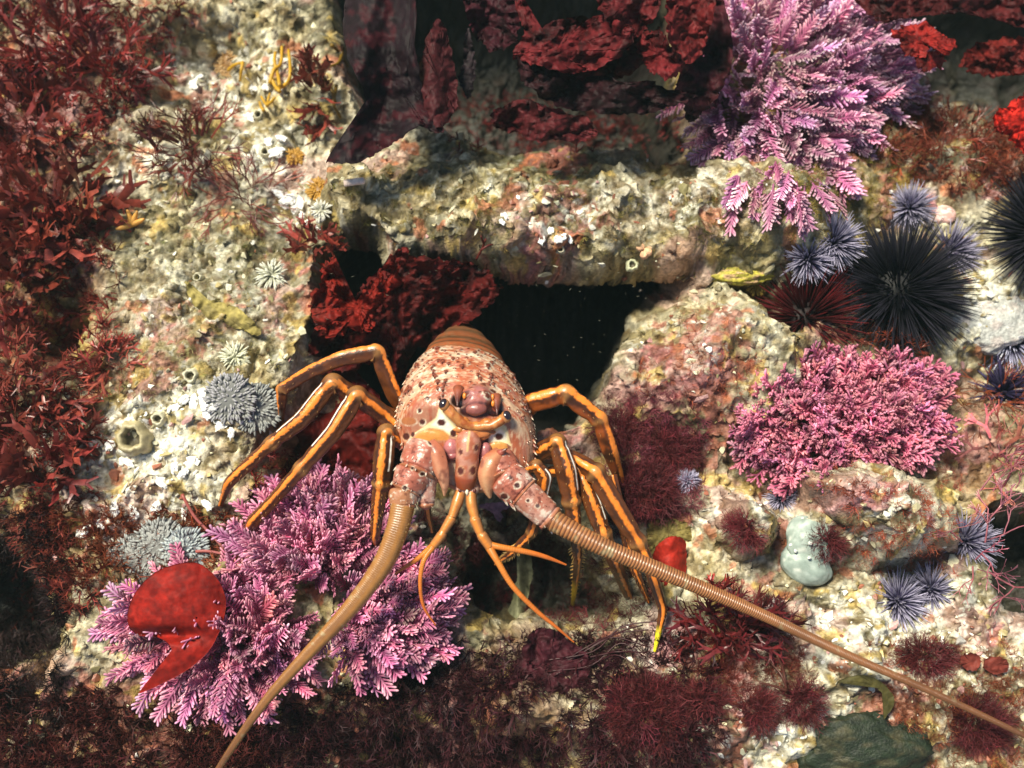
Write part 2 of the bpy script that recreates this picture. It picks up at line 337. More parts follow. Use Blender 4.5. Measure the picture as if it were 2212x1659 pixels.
# ------------------------------------------------------------------ grit, shell fragments, pebbles lying on the reef (uncountable)
def scatter_grit():
    V, Fc = ICO[1]; pal = np.array([[.8, .78, .66], [.85, .82, .75], [.5, .44, .26], [.6, .55, .36], [.30, .26, .12], [.34, .12, .07], [.5, .28, .26], [.5, .40, .18], [.75, .72, .5]])
    N = 15000; X = rng.uniform(-60, 2270, N); Y = rng.uniform(-60, 1720, N)
    P = ground(X, Y); ok = P[:, 2] > -.07; X, Y, P = X[ok], Y[ok], P[ok]
    i = np.clip(np.searchsorted(xs, P[:, 0]), 0, len(xs)-1); j = np.clip(np.searchsorted(ys, P[:, 1]), 0, len(ys)-1)
    wv = white[j, i]; rv = np.clip(redw[j, i], 0, 1); keep = rng.random(len(P)) < .10+.9*wv**1.5; P, wv, rv = P[keep], wv[keep], rv[keep]
    n = gnormal(P); k = len(P); s = np.exp(rng.normal(-6.35, .42, k)); s = np.clip(s, .0006, .0045)
    u = rng.random(k); idx = np.where(u < .10+.5*wv, rng.integers(0, 2, k), rng.integers(2, 9, k))
    idx = np.where(rng.random(k) < rv*.5, 5, idx)
    for shp in range(5):
        sel = np.arange(k) % 5 == shp; q = rng.normal(0, .28, V.shape)
        T = V*(1+q)*np.array([[1, .7, .35], [1.6, .5, .3], [1, 1, .6], [.8, .6, .8], [1.3, 1.0, .2]][shp])
        mbg.add(*[]) if False else None
        kk = sel.sum(); A = frames(unit(n[sel]+rng.normal(0, .35, (kk, 3))))
        instance(mbg, (T, None, Fc, np.ones((len(T), 3))), P[sel]+n[sel]*s[sel, None]*.2, A, s[sel]*1.25, pal[idx[sel]]*rng.uniform(.7, 1.15, (kk, 1)))
mbg = MB(); scatter_grit()
tag(mbg.build('shell_grit', M['grit'], smooth=False), 'scattered shell grit and pebbles lying over the pale reef rock', 'shell grit', kind='stuff')

# ------------------------------------------------------------------ plant templates
def stemtube(mb, p0, d, L, r0, r1, n=4, k=3, bend=(0, 0, 0), c0=(1, 1, 1), c1=None, round_tip=True):
    t = np.linspace(0, 1, k); P = np.asarray(p0)+t[:, None]*np.asarray(d)*L+(t**2)[:, None]*np.asarray(bend)*L
    R = r0+(r1-r0)*t
    if round_tip: P = np.vstack([P, P[-1]+unit(P[-1]-P[-2])*r1*.8]); R = np.append(R, r1*.55)
    T = unit(np.gradient(P, axis=0)); ref = np.array([0, 1., 0]) if abs(T[0, 1]) < .9 else np.array([1., 0, 0])
    S = unit(np.cross(T, ref)); U = np.cross(S, T); a = np.linspace(0, 2*np.pi, n, endpoint=False); m = len(P)
    V = P[:, None]+R[:, None, None]*(np.cos(a)[None, :, None]*S[:, None]+.6*np.sin(a)[None, :, None]*U[:, None])
    c1 = c0 if c1 is None else c1; w = np.zeros(m); w[-2:] = 1; cc = mix(np.asarray(c0, float), np.asarray(c1, float), w)
    V = np.vstack([V.reshape(-1, 3), P[-1]+T[-1]*R[-1]*.5]); j = np.arange(n)
    mb.add(V, grid_faces(m, n, True), np.stack([np.full(n, m*n), (m-1)*n+j, (m-1)*n+(j+1) % n], 1), np.vstack([np.repeat(cc, n, 0), cc[-1]]))
    return P[-2]
def coral_frond(seed, fat=1., beady=False):
    r = np.random.default_rng(seed); mb = MB(); tipc = (1.5, 2.6, 1.75) ; bc = (1, 1, 1)
    bend = np.array([r.normal(0, .12), r.normal(0, .12), 0])
    ax = lambda t: np.array([0, 0, 1.])*t+bend*t*t
    stemtube(mb, (0, 0, 0), (0, 0, 1.), 1, .022*fat, .02*fat, 5, 6, bend, (.75, .7, .75), tipc)
    if not beady and seed % 2 == 0:
        pass
    nb = 28 if not beady else 11
    for i in range(nb):
        t = .18+.78*i/nb; sd_ = 1 if i % 2 else -1; L = (.20 if not beady else .36)*(1-.62*abs(t-.35)-.15*t)*r.uniform(.75, 1.2)
        an = r.uniform(.65, .95); d = np.array([sd_*math.sin(an), r.normal(0, .18 if not beady else .5), math.cos(an)]); d /= np.linalg.norm(d)
        p = ax(t); e = stemtube(mb, p, d, L, .015*fat, (.03 if beady else .021)*fat, 4, 3, (0, 0, .15), bc, tipc)
        if L > .13:
            for q in (((.45, 1), (.6, -1), (.8, 1)) if beady else ((.55, 1),)):
                d2 = unit(d+np.array([0, r.normal(0, .3), .9])*.9 if q[1] > 0 else d*1.1+np.array([sd_*.6, r.normal(0, .3), -.35]))
                stemtube(mb, p+d*L*q[0], d2, L*r.uniform(.28, .42), .014*fat, (.026 if beady else .018)*fat, 4, 2, (0, 0, 0), bc, tipc)
    return pack(mb)
def strip(mb, p, d, L, w0, w1, side, k=4, bend=0, col=(1, 1, 1)):
    t = np.linspace(0, 1, k); nrm = unit(np.cross(d, side)); P = np.asarray(p)+t[:, None]*d*L+(t**2)[:, None]*nrm*bend*L
    w = w0+(w1-w0)*t; V = np.stack([P-side*w[:, None], P+nrm*(w*.18)[:, None], P+side*w[:, None]], 1).reshape(-1, 3)
    mb.add(V, grid_faces(k, 3), None, np.asarray(col)*(.85+.25*np.repeat(t, 3)[:, None])); return P[-1], unit(P[-1]-P[-2])
def leaf_frond(seed, w=.05, depth=3, spread=.5):
    r = np.random.default_rng(seed); mb = MB()
    def rec(p, d, side, L, w, k):
        e, d2 = strip(mb, p, d, L, w*.65, w*(1. if k else .35), side, 4, r.normal(0, .25), (1, 1, 1))
        if k == 0: return
        for s_ in ((-1, 1) if r.random() < .75 else (-1, 0, 1)):
            a = s_*spread*r.uniform(.6, 1.3); nd = unit(d2*math.cos(a)+side*math.sin(a)+np.cross(d2, side)*r.normal(0, .25)); ns = unit(side-nd*(side@nd))
            rec(e-d2*L*.06, nd, ns, L*r.uniform(.6, .9), w*r.uniform(.7, .95), k-1)
    rec(np.zeros(3), np.array([0, 0, 1.]), np.array([1., 0, 0]), .34, w, depth); return pack(mb)
def twig(seed):
    r = np.random.default_rng(seed); mb = MB()
    def rec(p, d, L, rad, k):
        e = stemtube(mb, p, d, L, rad, rad*.85, 4, 3, r.normal(0, .1, 3), (1, 1, 1), (1.6, 2.6, 2.2) if k == 0 else (1, 1, 1))
        if k:
            for _ in range(r.integers(2, 4)): rec(e, unit(d+r.normal(0, .5, 3)), L*r.uniform(.6, .85), rad*.8, k-1)
    rec(np.zeros(3), np.array([0, 0, 1.]), .33, .016, 3); return pack(mb)
def tuft(seed, nb=9, w=.045):
    r = np.random.default_rng(seed); mb = MB()
    for _ in range(nb):
        a = r.uniform(0, 6.28); el = r.uniform(.2, 1.1); d = np.array([math.cos(a)*math.sin(el), math.sin(a)*math.sin(el), math.cos(el)]); sd_ = unit(np.cross(d, r.normal(0, 1, 3)))
        p, d2 = strip(mb, np.zeros(3), d, r.uniform(.5, .8), w, w*.7, sd_, 3, r.normal(0, .3), (1, 1, 1))
        for s_ in (-1, 1): strip(mb, p, unit(d2+sd_*s_*.7), r.uniform(.2, .4), w*.7, w*.2, sd_, 2, 0, (1.2, 1.2, 1.2))
    return pack(mb)
FR = [coral_frond(i) for i in range(6)]; FB = [coral_frond(20+i, 1.5, True) for i in range(5)]
LF = [leaf_frond(i, .05) for i in range(5)]; LW = [leaf_frond(30+i, .085, 2, .6) for i in range(4)]; LN = [leaf_frond(60+i, .02, 3, .35) for i in range(4)]
TW = [twig(i) for i in range(4)]; TU = [tuft(i) for i in range(5)]; TF = [tuft(10+i, 14, .02) for i in range(4)]

def circ(cx, cy, rx, ry=None, n=12):
    ry = rx if ry is None else ry; return [(cx+rx*math.cos(a), cy+ry*math.sin(a)) for a in np.linspace(0, 2*math.pi, n, endpoint=False)]
def plant_mesh(mb, tmpls, pos, dirs, size, col, cvar=.2, twist=None):
    k = len(pos); w = rng.integers(0, len(tmpls), k); cm = np.asarray(col)*np.exp(rng.normal(0, cvar, (k, 1)))*np.exp(rng.normal(0, cvar*.3, (k, 3)))
    A = frames(dirs, twist)
    for i, t in enumerate(tmpls):
        s_ = w == i
        if s_.any(): instance(mb, t, pos[s_], A[s_], size[s_], cm[s_])
def bush(name, label, cat, poly, n, size, col, tmpls, m, centre, group=None, lift=12, out=1.1, comb=(0, 0, 0), fill=.85, cvar=.3, dome=30, hole=None):
    """poly: outline in F units of the rooted area; fronds point away from centre"""
    P = np.array(poly); lo, hi = P.min(0), P.max(0); X = rng.uniform(lo[0], hi[0], n*6); Y = rng.uniform(lo[1], hi[1], n*6); k = inpoly(X, Y, poly); X, Y = X[k][:n], Y[k][:n]
    c = np.array(centre, float); mx = c+(np.stack([X, Y], 1)-c)*fill; G = ground(mx[:, 0], mx[:, 1]); Gc = g1(*centre)
    sp = max(hi-lo)*.5*F2M; rad = G-Gc; rad[:, 2] = 0; rr = np.linalg.norm(rad, axis=1)/sp
    zb = np.maximum(G[:, 2], Gc[2]-.04)
    g0 = G[:, 2].copy(); low = inpoly(X, Y, hole) if hole is not None else np.zeros(len(X), bool)
    G = np.stack([G[:, 0], G[:, 1], zb*.5+Gc[2]*.5+(dome*(1-np.clip(rr, 0, 1)**2)*rng.uniform(.3, 1, len(G))-lift*.3)*.001], 1)
    G[:, 2] = np.where(low, g0-.004, np.maximum(G[:, 2], g0-.002))
    d = unit(rad)*(rr*out)[:, None]+np.array([0, 0, .62])+rng.normal(0, .28, (len(G), 3))+np.array(comb)
    d[low] = d[low]*np.array([1.6, 1.6, .25]); k = (rr < 1.25) & (np.abs(G[:, 2]-np.median(G[:, 2])) < .15); G, d = G[k], d[k]
    mb = MB(); plant_mesh(mb, tmpls, G, d, size*rng.uniform(.65, 1.25, len(G))*.001, col, cvar, rng.normal(0, .7, len(G)))
    # a knotted holdfast crust under the fronds
    org = Gc
    return tag(mb.build(name, m, origin=org), label, cat, group)
PK = (.41, .10, .205); PK2 = (.41, .135, .255)
bush('coralline_algae', 'shaggy lilac pink coralline algae bush with combed fronds at top right', 'algae', [(1560, -60), (1500, 120), (1480, 230), (1530, 350), (1590, 430), (1680, 480), (1800, 430), (1840, 350), (1900, 270), (1950, 200), (1930, 90), (1880, 0), (1880, -60)], 540, 60, PK2, FR, M['pink'], (1690, 190), 'branching coralline algae', comb=(.10, -.40, 0), dome=20, fill=.80)
bush('coralline_algae', 'rounded rose coralline algae bush with white bead tips below the black urchin', 'algae', [(1540, 970), (1570, 900), (1650, 820), (1720, 775), (1850, 790), (1990, 800), (2040, 870), (2020, 970), (1950, 1020), (1800, 1050), (1690, 1060), (1610, 1020)], 560, 32, (.37, .072, .15), FB, M['pink'], (1840, 910), 'branching coralline algae', dome=28, fill=.74)
bush('coralline_algae', 'feathery pink coralline algae fan under the lobster left legs', 'algae', [(530, 1180), (560, 1110), (640, 1060), (740, 1050), (820, 1080), (850, 1150), (800, 1240), (640, 1290), (540, 1270)], 260, 58, PK, FR, M['pink'], (690, 1230), 'branching coralline algae', comb=(.1, .35, 0), dome=22, fill=.52)
bush('coralline_algae', 'pink coralline algae clump spreading behind the round red blade', 'algae', [(240, 1280), (290, 1240), (480, 1220), (640, 1270), (700, 1380), (690, 1480), (620, 1510), (430, 1500), (300, 1440), (235, 1380)], 300, 54, PK, FR, M['pink'], (500, 1380), 'branching coralline algae', dome=12, fill=.58, hole=circ(385, 1390, 112, 135))
bush('coralline_algae', 'pink coralline algae fan reaching right below the lobster head', 'algae', [(700, 1250), (800, 1160), (900, 1150), (960, 1200), (980, 1290), (990, 1380), (960, 1420), (860, 1440), (740, 1440), (680, 1360)], 250, 58, PK, FR, M['pink'], (770, 1330), 'branching coralline algae', comb=(.55, -.1, 0), dome=18, fill=.5)
bush('twiggy_algae', 'thin pink twiggy algae with white tips over the right edge hole', 'algae', [(2060, 1010), (2130, 1000), (2212, 1050), (2210, 1300), (2080, 1290), (2050, 1180)], 26, 62, (.36, .10, .13), TW, M['pink'], (2100, 1180), None, dome=50, comb=(.4, .1, .1))
bush('pink_seaweed', 'loose coral pink tuft beside the rose coralline bush', 'algae', [(2080, 960), (2150, 930), (2230, 960), (2212, 1040), (2120, 1050)], 20, 46, (.40, .11, .10), LF+TW, M['pink'], (2140, 990), None, dome=30)
bush('brown_algae', 'small russet wiry algae between the rose coralline bush and black urchin', 'algae', [(1830, 740), (1900, 710), (1960, 730), (1990, 780), (1880, 790)], 50, 32, (.28, .06, .03), TW+LN, M['leaf'], (1900, 760), None, dome=25)

# ------------------------------------------------------------------ leafy red algae
RD = (.16, .018, .015); RB = (.14, .028, .018)
R1 = (.19, .034, .024)
leafy = [
    ((100, 90, 130, 110), 50, 60, RD, LF, 'dark crimson leafy algae mass in the top left corner'),
    ((220, 170, 90, 60), 34, 50, RD, LF, 'crimson leafy algae spray right of the top left corner mass'),
    ((40, 270, 90, 70), 36, 50, R1, LW, 'rose red leafy algae on the left edge below the corner mass'),
    ((120, 470, 130, 90), 64, 62, R1, LW, 'large spiky brick red algae clump on the left'),
    ((50, 610, 90, 80), 43, 52, R1, LW, 'dusty red algae clump with pale glints at the left edge'),
    ((420, 330, 90, 60), 46, 46, RB, LN+LF, 'maroon strap algae over white barnacles at upper left'),
    ((530, 430, 90, 60), 44, 42, (.20, .05, .04), LN, 'brownish mauve feathery algae left of the orange cup coral'),
    ((690, 530, 50, 30), 26, 34, R1, LW, 'small red leafy tuft on the corner above the crumpled blade'),
    ((40, 790, 80, 70), 31, 46, R1, LF, 'red leafy algae halfway down the left edge'),
    ((70, 920, 110, 70), 43, 50, R1, LF, 'sprawling brick red algae left of the barnacle cup'),
    ((100, 1010, 110, 50), 28, 52, (.22, .04, .03), LW, 'pale streaked red straps low on the left edge'),
    ((240, 790, 50, 45), 30, 26, (.28, .05, .035), LF, 'small rusty algae rosette on the pale slope at left'),
    ((690, 210, 40, 80), 26, 44, (.15, .03, .02), LW, 'narrow maroon algae beside the yellow strands'),
    ((1580, 1370, 80, 50), 40, 44, (.10, .014, .016), LF, 'dark burgundy sprig just below the long right antenna'),
    ((1530, 1330, 50, 40), 30, 34, (.14, .014, .014), LF, 'wine red leafy tuft under the small red cup blade'),
    ((2060, 330, 120, 60), 60, 30, (.20, .04, .02), LN, 'russet matted algae near the shell at right'),
    ((1400, 20, 60, 40), 0, 40, R1, LW, ''),
    ((2130, 860, 70, 50), 36, 40, (.20, .05, .02), LN, 'russet tangled algae by the right edge spikes'),
]
for (cx, cy, rx, ry), n, size, col, tm, lab in leafy:
    if n: bush('red_algae', lab, 'algae', circ(cx, cy, rx, ry), int(n*1.05), size, col, tm, M['leaf'], (cx, cy), 'leafy red algae', dome=22, out=1.3)
# small round tufts on the pale lower right rock and others
tufts = [((1520, 1510, 42, 32), 'dark red tuft left of the other two on the lower right rock'), ((1635, 1535, 34, 34), 'round blackish red tuft in the row on the lower right rock'), ((1730, 1520, 40, 34), 'dark red tuft above the green boulder'), ((2110, 1560, 60, 60), 'fuzzy brown red tuft in the bottom right corner'), ((1390, 1060, 70, 60), 'magenta brown fuzzy tuft right of the lobster legs'), ((1340, 930, 60, 40), 'purple brown fuzzy tuft behind the hindmost right leg'), ((1450, 970, 60, 40), 'mauve tuft on the slope right of the hindmost leg'), ((1600, 1150, 36, 32), 'small rose red tuft on the knob left of the grey sponge'), ((1780, 1170, 26, 30), 'small dark red tuft on the right side of the grey sponge'), ((2000, 1420, 60, 30), 'thin brown red tuft above the right antenna end'), ((1640, 1340, 40, 40), 'black red bristly tuft below the middle of the right antenna'), ((1400, 1540, 90, 80), 'large dark purple tuft at the foot of the pale slope')]
for (cx, cy, rx, ry), lab in tufts:
    bush('algae_tuft', lab, 'algae', circ(cx, cy, rx, ry), int(40+rx*ry/22), 17, (.10, .017, .020) if cx != 1600 else (.15, .025, .03), TF+LN, M['turf'], (cx, cy), 'small round algae tufts', dome=14)

# ------------------------------------------------------------------ turf mats (uncountable)
mbt = MB()
def mat_turf(poly, n, size, col, tm, cvar=.3, comb=(0, 0, 0)):
    P = np.array(poly); lo, hi = P.min(0), P.max(0); X = rng.uniform(lo[0], hi[0], n); Y = rng.uniform(lo[1], hi[1], n)
    d = polydist(X, Y, poly); k = d+rng.normal(0, 25, n) > 0; k &= fbm(X/90, Y/90, o=3, seed=66)+.35 > rng.uniform(-.3, .3, n)
    X, Y = X[k], Y[k]; G = ground(X, Y); nn = gnormal(G)
    plant_mesh(mbt, tm, G-nn*.001, blur_n(nn, .5)+rng.normal(0, .35, (len(G), 3))+np.array(comb), size*.001*rng.uniform(.5, 1.3, len(G)), col, cvar)
mat_turf([(880, 1400), (1020, 1420), (1200, 1370), (1450, 1380), (1560, 1500), (1500, 1700), (500, 1700), (560, 1560), (760, 1500)], 3600, 15, (.034, .007, .010), TF+TU, comb=(0, -.3, 0))
mat_turf([(-50, 1480), (300, 1490), (560, 1560), (600, 1700), (-50, 1700)], 1500, 15, (.065, .013, .011), TU)
mat_turf([(1290, 840), (1450, 850), (1530, 960), (1480, 1120), (1370, 1130), (1300, 1000)], 900, 12, (.17, .035, .05), TF)
mat_turf([(-50, 1100), (100, 1130), (150, 1330), (120, 1560), (-50, 1560)], 1700, 14, (.022, .010, .010), TU+TF)
mat_turf([(-50, 1020), (200, 1060), (230, 1180), (160, 1330), (-50, 1250)], 500, 15, (.15, .03, .02), TU)
mat_turf([(120, 1100), (480, 1090), (540, 1190), (470, 1230), (200, 1260)], 600, 14, (.20, .05, .022), TU)
mat_turf([(-50, -50), (420, -50), (330, 250), (-50, 420)], 700, 16, (.16, .022, .016), TU)
mat_turf([(-50, 420), (240, 430), (260, 620), (180, 1000), (-50, 1050)], 700, 16, (.18, .028, .02), TU)
mat_turf([(1950, 220), (2230, 300), (2230, 430), (2080, 420), (1900, 340)], 900, 13, (.19, .045, .022), TF+TU)
mat_turf([(560, 1000), (660, 950), (860, 960), (880, 1100), (640, 1120), (540, 1130)], 900, 14, (.13, .012, .010), TU)
mat_turf([(900, 1100), (1350, 1130), (1420, 1350), (1250, 1390), (960, 1300)], 1100, 12, (.09, .014, .018), TF)
mat_turf([(950, 230), (1250, 200), (1480, 300), (1200, 330), (1000, 320)], 700, 12, (.15, .02, .018), TU)
mat_turf([(1450, 640), (1660, 760), (1640, 960), (1500, 860), (1340, 830)], 700, 7, (.34, .09, .05), TF)
mat_turf([(1750, 980), (2080, 1000), (2050, 1250), (1850, 1230)], 700, 9, (.28, .06, .03), TF)
mat_turf([(1450, 1350), (1720, 1330), (1760, 1480), (1500, 1540)], 800, 11, (.15, .03, .022), TF)
mat_turf([(1850, 1380), (2230, 1400), (2230, 1700), (2000, 1700)], 700, 10, (.20, .05, .022), TF)
mat_turf([(700, 360), (1850, 360), (1850, 560), (700, 500)], 2600, 6, (.22, .17, .05), TF)
mat_turf([(280, 480), (640, 480), (640, 900), (200, 900)], 1800, 6, (.34, .28, .12), TF)
mat_turf([(1700, 380), (1950, 260), (2000, 420), (1750, 560)], 900, 8, (.25, .19, .04), TF)
tag(mbt.build('algal_turf', M['turf']), 'low fuzzy red and brown algal turf matting the reef rock', 'algae turf', kind='stuff')

# ------------------------------------------------------------------ broad blades
def blade(name, label, outline, centre, hfun, col, seed=0, crumple=8, ruffle=10, nr=44, na=220, m='blade', cat='algae', group=None, cvar=.25, col2=None, folds=5):
    O = np.array(outline+[outline[0]], float); n = len(outline); t = np.linspace(0, n, na, endpoint=False); i = t.astype(int); u = (t-i)[:, None]
    G = lambda k: O[k % n]
    p0, p1, p2, p3 = G(i-1), G(i), G(i+1), G(i+2)
    E = .5*((2*p1)+(-p0+p2)*u+(2*p0-5*p1+4*p2-p3)*u*u+(-p0+3*p1-3*p2+p3)*u**3)
    E = E+np.stack([fbm(t*1.7+seed, t*0+seed, o=5, gain=.8), fbm(t*1.7+9, t*0+seed, o=5, gain=.8)], 1)*ruffle*1.8
    r = np.linspace(0.02, 1, nr)[:, None]; X = centre[0]+(E[:, 0]-centre[0])*r; Y = centre[1]+(E[:, 1]-centre[1])*r
    h = hfun(X, Y)+crumple*fbm(X/55+seed, Y/55, o=4, seed=seed)+ruffle*(.35+.65*r**2)*(np.abs(fbm(X/38+seed*3, Y/38, o=3, seed=seed+1))*2.2-.6)+ruffle*.35*r*fbm(X/11, Y/11, o=2, seed=seed+2)
    V = Q(X, Y, h).reshape(-1, 3); c = np.asarray(col, float); cc = c*np.exp(cvar*fbm(X/30, Y/30, o=4, seed=seed+3)*1.6)[..., None]
    if col2 is not None: cc = mix(cc, np.asarray(col2, float), sstep(.05, .35, fbm(X/28+5, Y/28, o=4, seed=seed+9)))
    # a 0.8 mm thick membrane: two skins joined at the rim
    mb = MB(); th = .0008; Vn = V-cb*th; nv = len(V); F = grid_faces(nr, na, True); j = np.arange(na); e = (nr-1)*na
    rim = np.stack([e+j, e+(j+1) % na, nv+e+(j+1) % na, nv+e+j], 1)
    mb.add(np.vstack([V, Vn]), np.vstack([F, F[:, ::-1]+nv, rim[:, ::-1]]), None, np.vstack([cc.reshape(-1, 3)]*2))
    org = V.mean(0); return tag(mb.build(name, M[m], origin=org), label, cat, group)
def gh(x, y):                                       # h of the seabed at one pixel
    return float((g1(x, y)-camp)@cb+D)*1000
blade('red_seaweed', 'round glossy brick red algae blade with a dark notch over pink coralline', [(275, 1330), (300, 1268), (350, 1228), (420, 1216), (465, 1245), (487, 1295), (480, 1345), (455, 1400), (400, 1450), (300, 1498), (340, 1458), (372, 1410), (345, 1378), (292, 1370)], (425, 1335), lambda X, Y: 136-.0009*(X-380)**2-.0003*(Y-1320)**2-18*np.exp(-((Y-1372)/14)**2)*sstep(470, 350, X), (.25, .011, .006), 3, 1.4, 1.0, cvar=.3, col2=(.17, .008, .005))
blade('dark_kelp', 'broad dark plum kelp blade hanging at top centre with a torn curled foot', [(760, -40), (745, 90), (782, 190), (782, 245), (762, 300), (712, 335), (722, 352), (800, 342), (850, 305), (905, 275), (960, 285), (925, 215), (898, 120), (888, -40)], (835, 150), lambda X, Y: 60+.08*(Y-100)+9*np.sin((X-760)/21.+Y/160.)+10*np.sin(Y/48.+X/70.), (.009, .003, .005), 5, 7, 6, cvar=.5, col2=(.036, .005, .008))
blade('dark_kelp', 'narrow dark red kelp blade right of the broad plum blade', [(950, 40), (975, 120), (990, 200), (985, 235), (950, 275), (915, 235), (903, 150), (920, 80)], (948, 170), lambda X, Y: 45+.10*(Y-60)+10*np.sin((X)/18.), (.05, .008, .010), 6, 5, 6, col2=(.05, .01, .012))
blade('dark_kelp', 'small black wavy kelp ribbon near the top centre', [(1010, 60), (1022, 110), (1030, 150), (1012, 215), (995, 180), (1000, 120)], (1013, 145), lambda X, Y: 15+0*X, (.02, .012, .015), 7, 5, 6)
for k, (ol, ce, h0, colr, lab) in enumerate([  # a few low dark sheets are added to blacken the top hollow
    ([(1115, -30), (1130, 60), (1112, 120), (1150, 135), (1250, 155), (1330, 130), (1370, 60), (1300, 40), (1220, 60), (1150, 90)], (1200, 110), 65, (.10, .010, .012), 'long curling scarlet blade at top centre right'),
    ([(1290, -30), (1300, 40), (1340, 80), (1400, 60), (1430, -30)], (1350, 10), 70, (.10, .011, .013), 'crumpled rose red blade at the very top'),
    ([(1370, 90), (1400, 60), (1440, 80), (1480, 150), (1440, 165), (1390, 140)], (1425, 115), 60, (.11, .010, .012), 'folded red blade beside the lilac coralline bush'),
    ([(1460, -30), (1440, 40), (1460, 110), (1500, 130), (1540, 60), (1540, -30)], (1495, 40), 55, (.12, .012, .013), 'dusky red blade half behind the lilac coralline bush'),
    ([(1930, 60), (1990, 50), (2050, 75), (2062, 105), (2030, 110), (2005, 95), (1985, 130), (1950, 110)], (1985, 85), 10, (.26, .017, .014), 'curved bright red blade right of the lilac coralline bush'),
    ([(2075, 130), (2120, 85), (2230, 80), (2240, 155), (2150, 165), (2090, 160)], (2160, 120), -20, (.12, .012, .010), 'speckled dull red blade in the top right dark hollow'),
    ([(2150, 250), (2190, 215), (2250, 195), (2260, 330), (2200, 320), (2165, 290)], (2210, 260), 20, (.50, .018, .010), 'vivid scarlet blade on the upper right edge'),
    ([(1985, 110), (2030, 120), (2030, 140), (2000, 150), (1980, 140)], (2005, 130), -10, (.2, .015, .015), 'small dark red lobe under the curved bright red blade'),
    ([(1000, -40), (1010, 60), (1060, 110), (1110, 90), (1120, 20), (1080, -40)], (1060, 30), 20, (.040, .007, .012), 'added blackish maroon blade darkening the hollow right of the small wavy ribbon'),
    ([(1540, -40), (1500, 100), (1460, 190), (1490, 260), (1540, 230), (1580, 120)], (1520, 120), 10, (.045, .008, .012), 'added dark maroon blade darkening the gap behind the left side of the lilac bush'),
    ([(1850, -40), (1890, 40), (1960, 40), (2080, 30), (2240, 60), (2240, -40)], (2050, 0), 0, (.06, .008, .009), 'long dark red blade along the top right edge'),
    ([(1150, 60), (1250, 30), (1330, 60), (1420, 110), (1350, 160), (1240, 190), (1160, 150)], (1280, 110), 30, (.05, .008, .010), 'added dark red undersheet darkening the hollow behind the long curling scarlet blade'),
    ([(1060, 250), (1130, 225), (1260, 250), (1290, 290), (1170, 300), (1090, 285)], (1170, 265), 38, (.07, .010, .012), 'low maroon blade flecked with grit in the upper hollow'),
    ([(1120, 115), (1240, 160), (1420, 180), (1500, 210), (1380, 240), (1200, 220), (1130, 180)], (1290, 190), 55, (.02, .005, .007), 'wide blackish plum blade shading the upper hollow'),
]):
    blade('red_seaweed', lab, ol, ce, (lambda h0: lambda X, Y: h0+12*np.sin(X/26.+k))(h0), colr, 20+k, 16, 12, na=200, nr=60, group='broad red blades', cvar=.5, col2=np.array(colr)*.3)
# the crumpled blade above the lobster's tail
blade('crumpled_seaweed', 'big crumpled dark red algae blade spread over the crevice behind the lobster', [(672, 800), (668, 700), (690, 640), (740, 650), (790, 610), (835, 560), (870, 540), (930, 560), (1000, 565), (1040, 580), (1060, 600), (1088, 625), (1050, 660), (1010, 690), (950, 730), (900, 770), (860, 830), (800, 780), (740, 800)], (850, 670), lambda X, Y: 12-.16*(Y-560)+24*np.abs(np.sin((X+Y*.6)/62.)), (.085, .008, .007), 40, 34, 14, 60, 300, folds=16, col2=(.030, .005, .005), cvar=.35)
blade('crumpled_seaweed', 'ruffled red flap folded over the left side of the crumpled blade', [(688, 610), (700, 570), (728, 555), (735, 620), (760, 650), (830, 600), (850, 560), (862, 600), (820, 660), (812, 700), (760, 715), (700, 720), (680, 670)], (775, 665), lambda X, Y: 52+14*np.sin((X-Y)/22.), (.19, .013, .008), 43, 26, 20, 50, 260, folds=18, col2=(.12, .015, .01))
blade('membranous_seaweed', 'dark blood red membrane lying beneath the left legs', [(610, 800), (640, 775), (680, 790), (760, 800), (830, 880), (850, 960), (830, 1060), (700, 1080), (560, 1090), (500, 1130), (470, 1070), (560, 960), (600, 900)], (690, 950), lambda X, Y: -22+16*np.sin(X/40.)+10*np.cos(Y/30.), (.10, .007, .005), 45, 16, 12, 40, 220, folds=9, cvar=.4)
blade('tan_seaweed', 'thin olive tan algae blade on the pale rock at left', [(402, 610), (430, 640), (470, 650), (520, 670), (562, 715), (545, 722), (500, 705), (455, 690), (420, 660)], (480, 675), lambda X, Y: gh(480, 675)+9+0*X, (.36, .29, .09), 50, 5, 5, col2=(.25, .2, .07))
blade('cupped_seaweed', 'small smooth red cup shaped blade beneath the right antenna', [(1405, 1240), (1415, 1185), (1448, 1160), (1478, 1168), (1482, 1205), (1478, 1245), (1440, 1265)], (1445, 1212), lambda X, Y: gh(1440, 1150)+44-.01*(X-1445)**2, (.36, .022, .012), 52, 2, 3, cvar=.1)
blade('tan_seaweed', 'olive film of algae above the small red cup blade', [(1395, 1150), (1430, 1120), (1480, 1130), (1500, 1160), (1470, 1175), (1430, 1170), (1405, 1200)], (1445, 1150), lambda X, Y: gh(1445, 1120)+8+0*X, (.24, .19, .06), 53, 6, 8)
blade('pale_seaweed', 'pale green tattered strap standing in the hollow below the lobster', [(1118, 1165), (1140, 1160), (1150, 1230), (1140, 1300), (1128, 1360), (1120, 1420), (1078, 1420), (1088, 1350), (1110, 1280), (1120, 1220)], (1120, 1310), lambda X, Y: -30+.16*(Y-1165)+8*np.sin(X/8.), (.33, .33, .19), 54, 4, 4, col2=(.2, .2, .1))
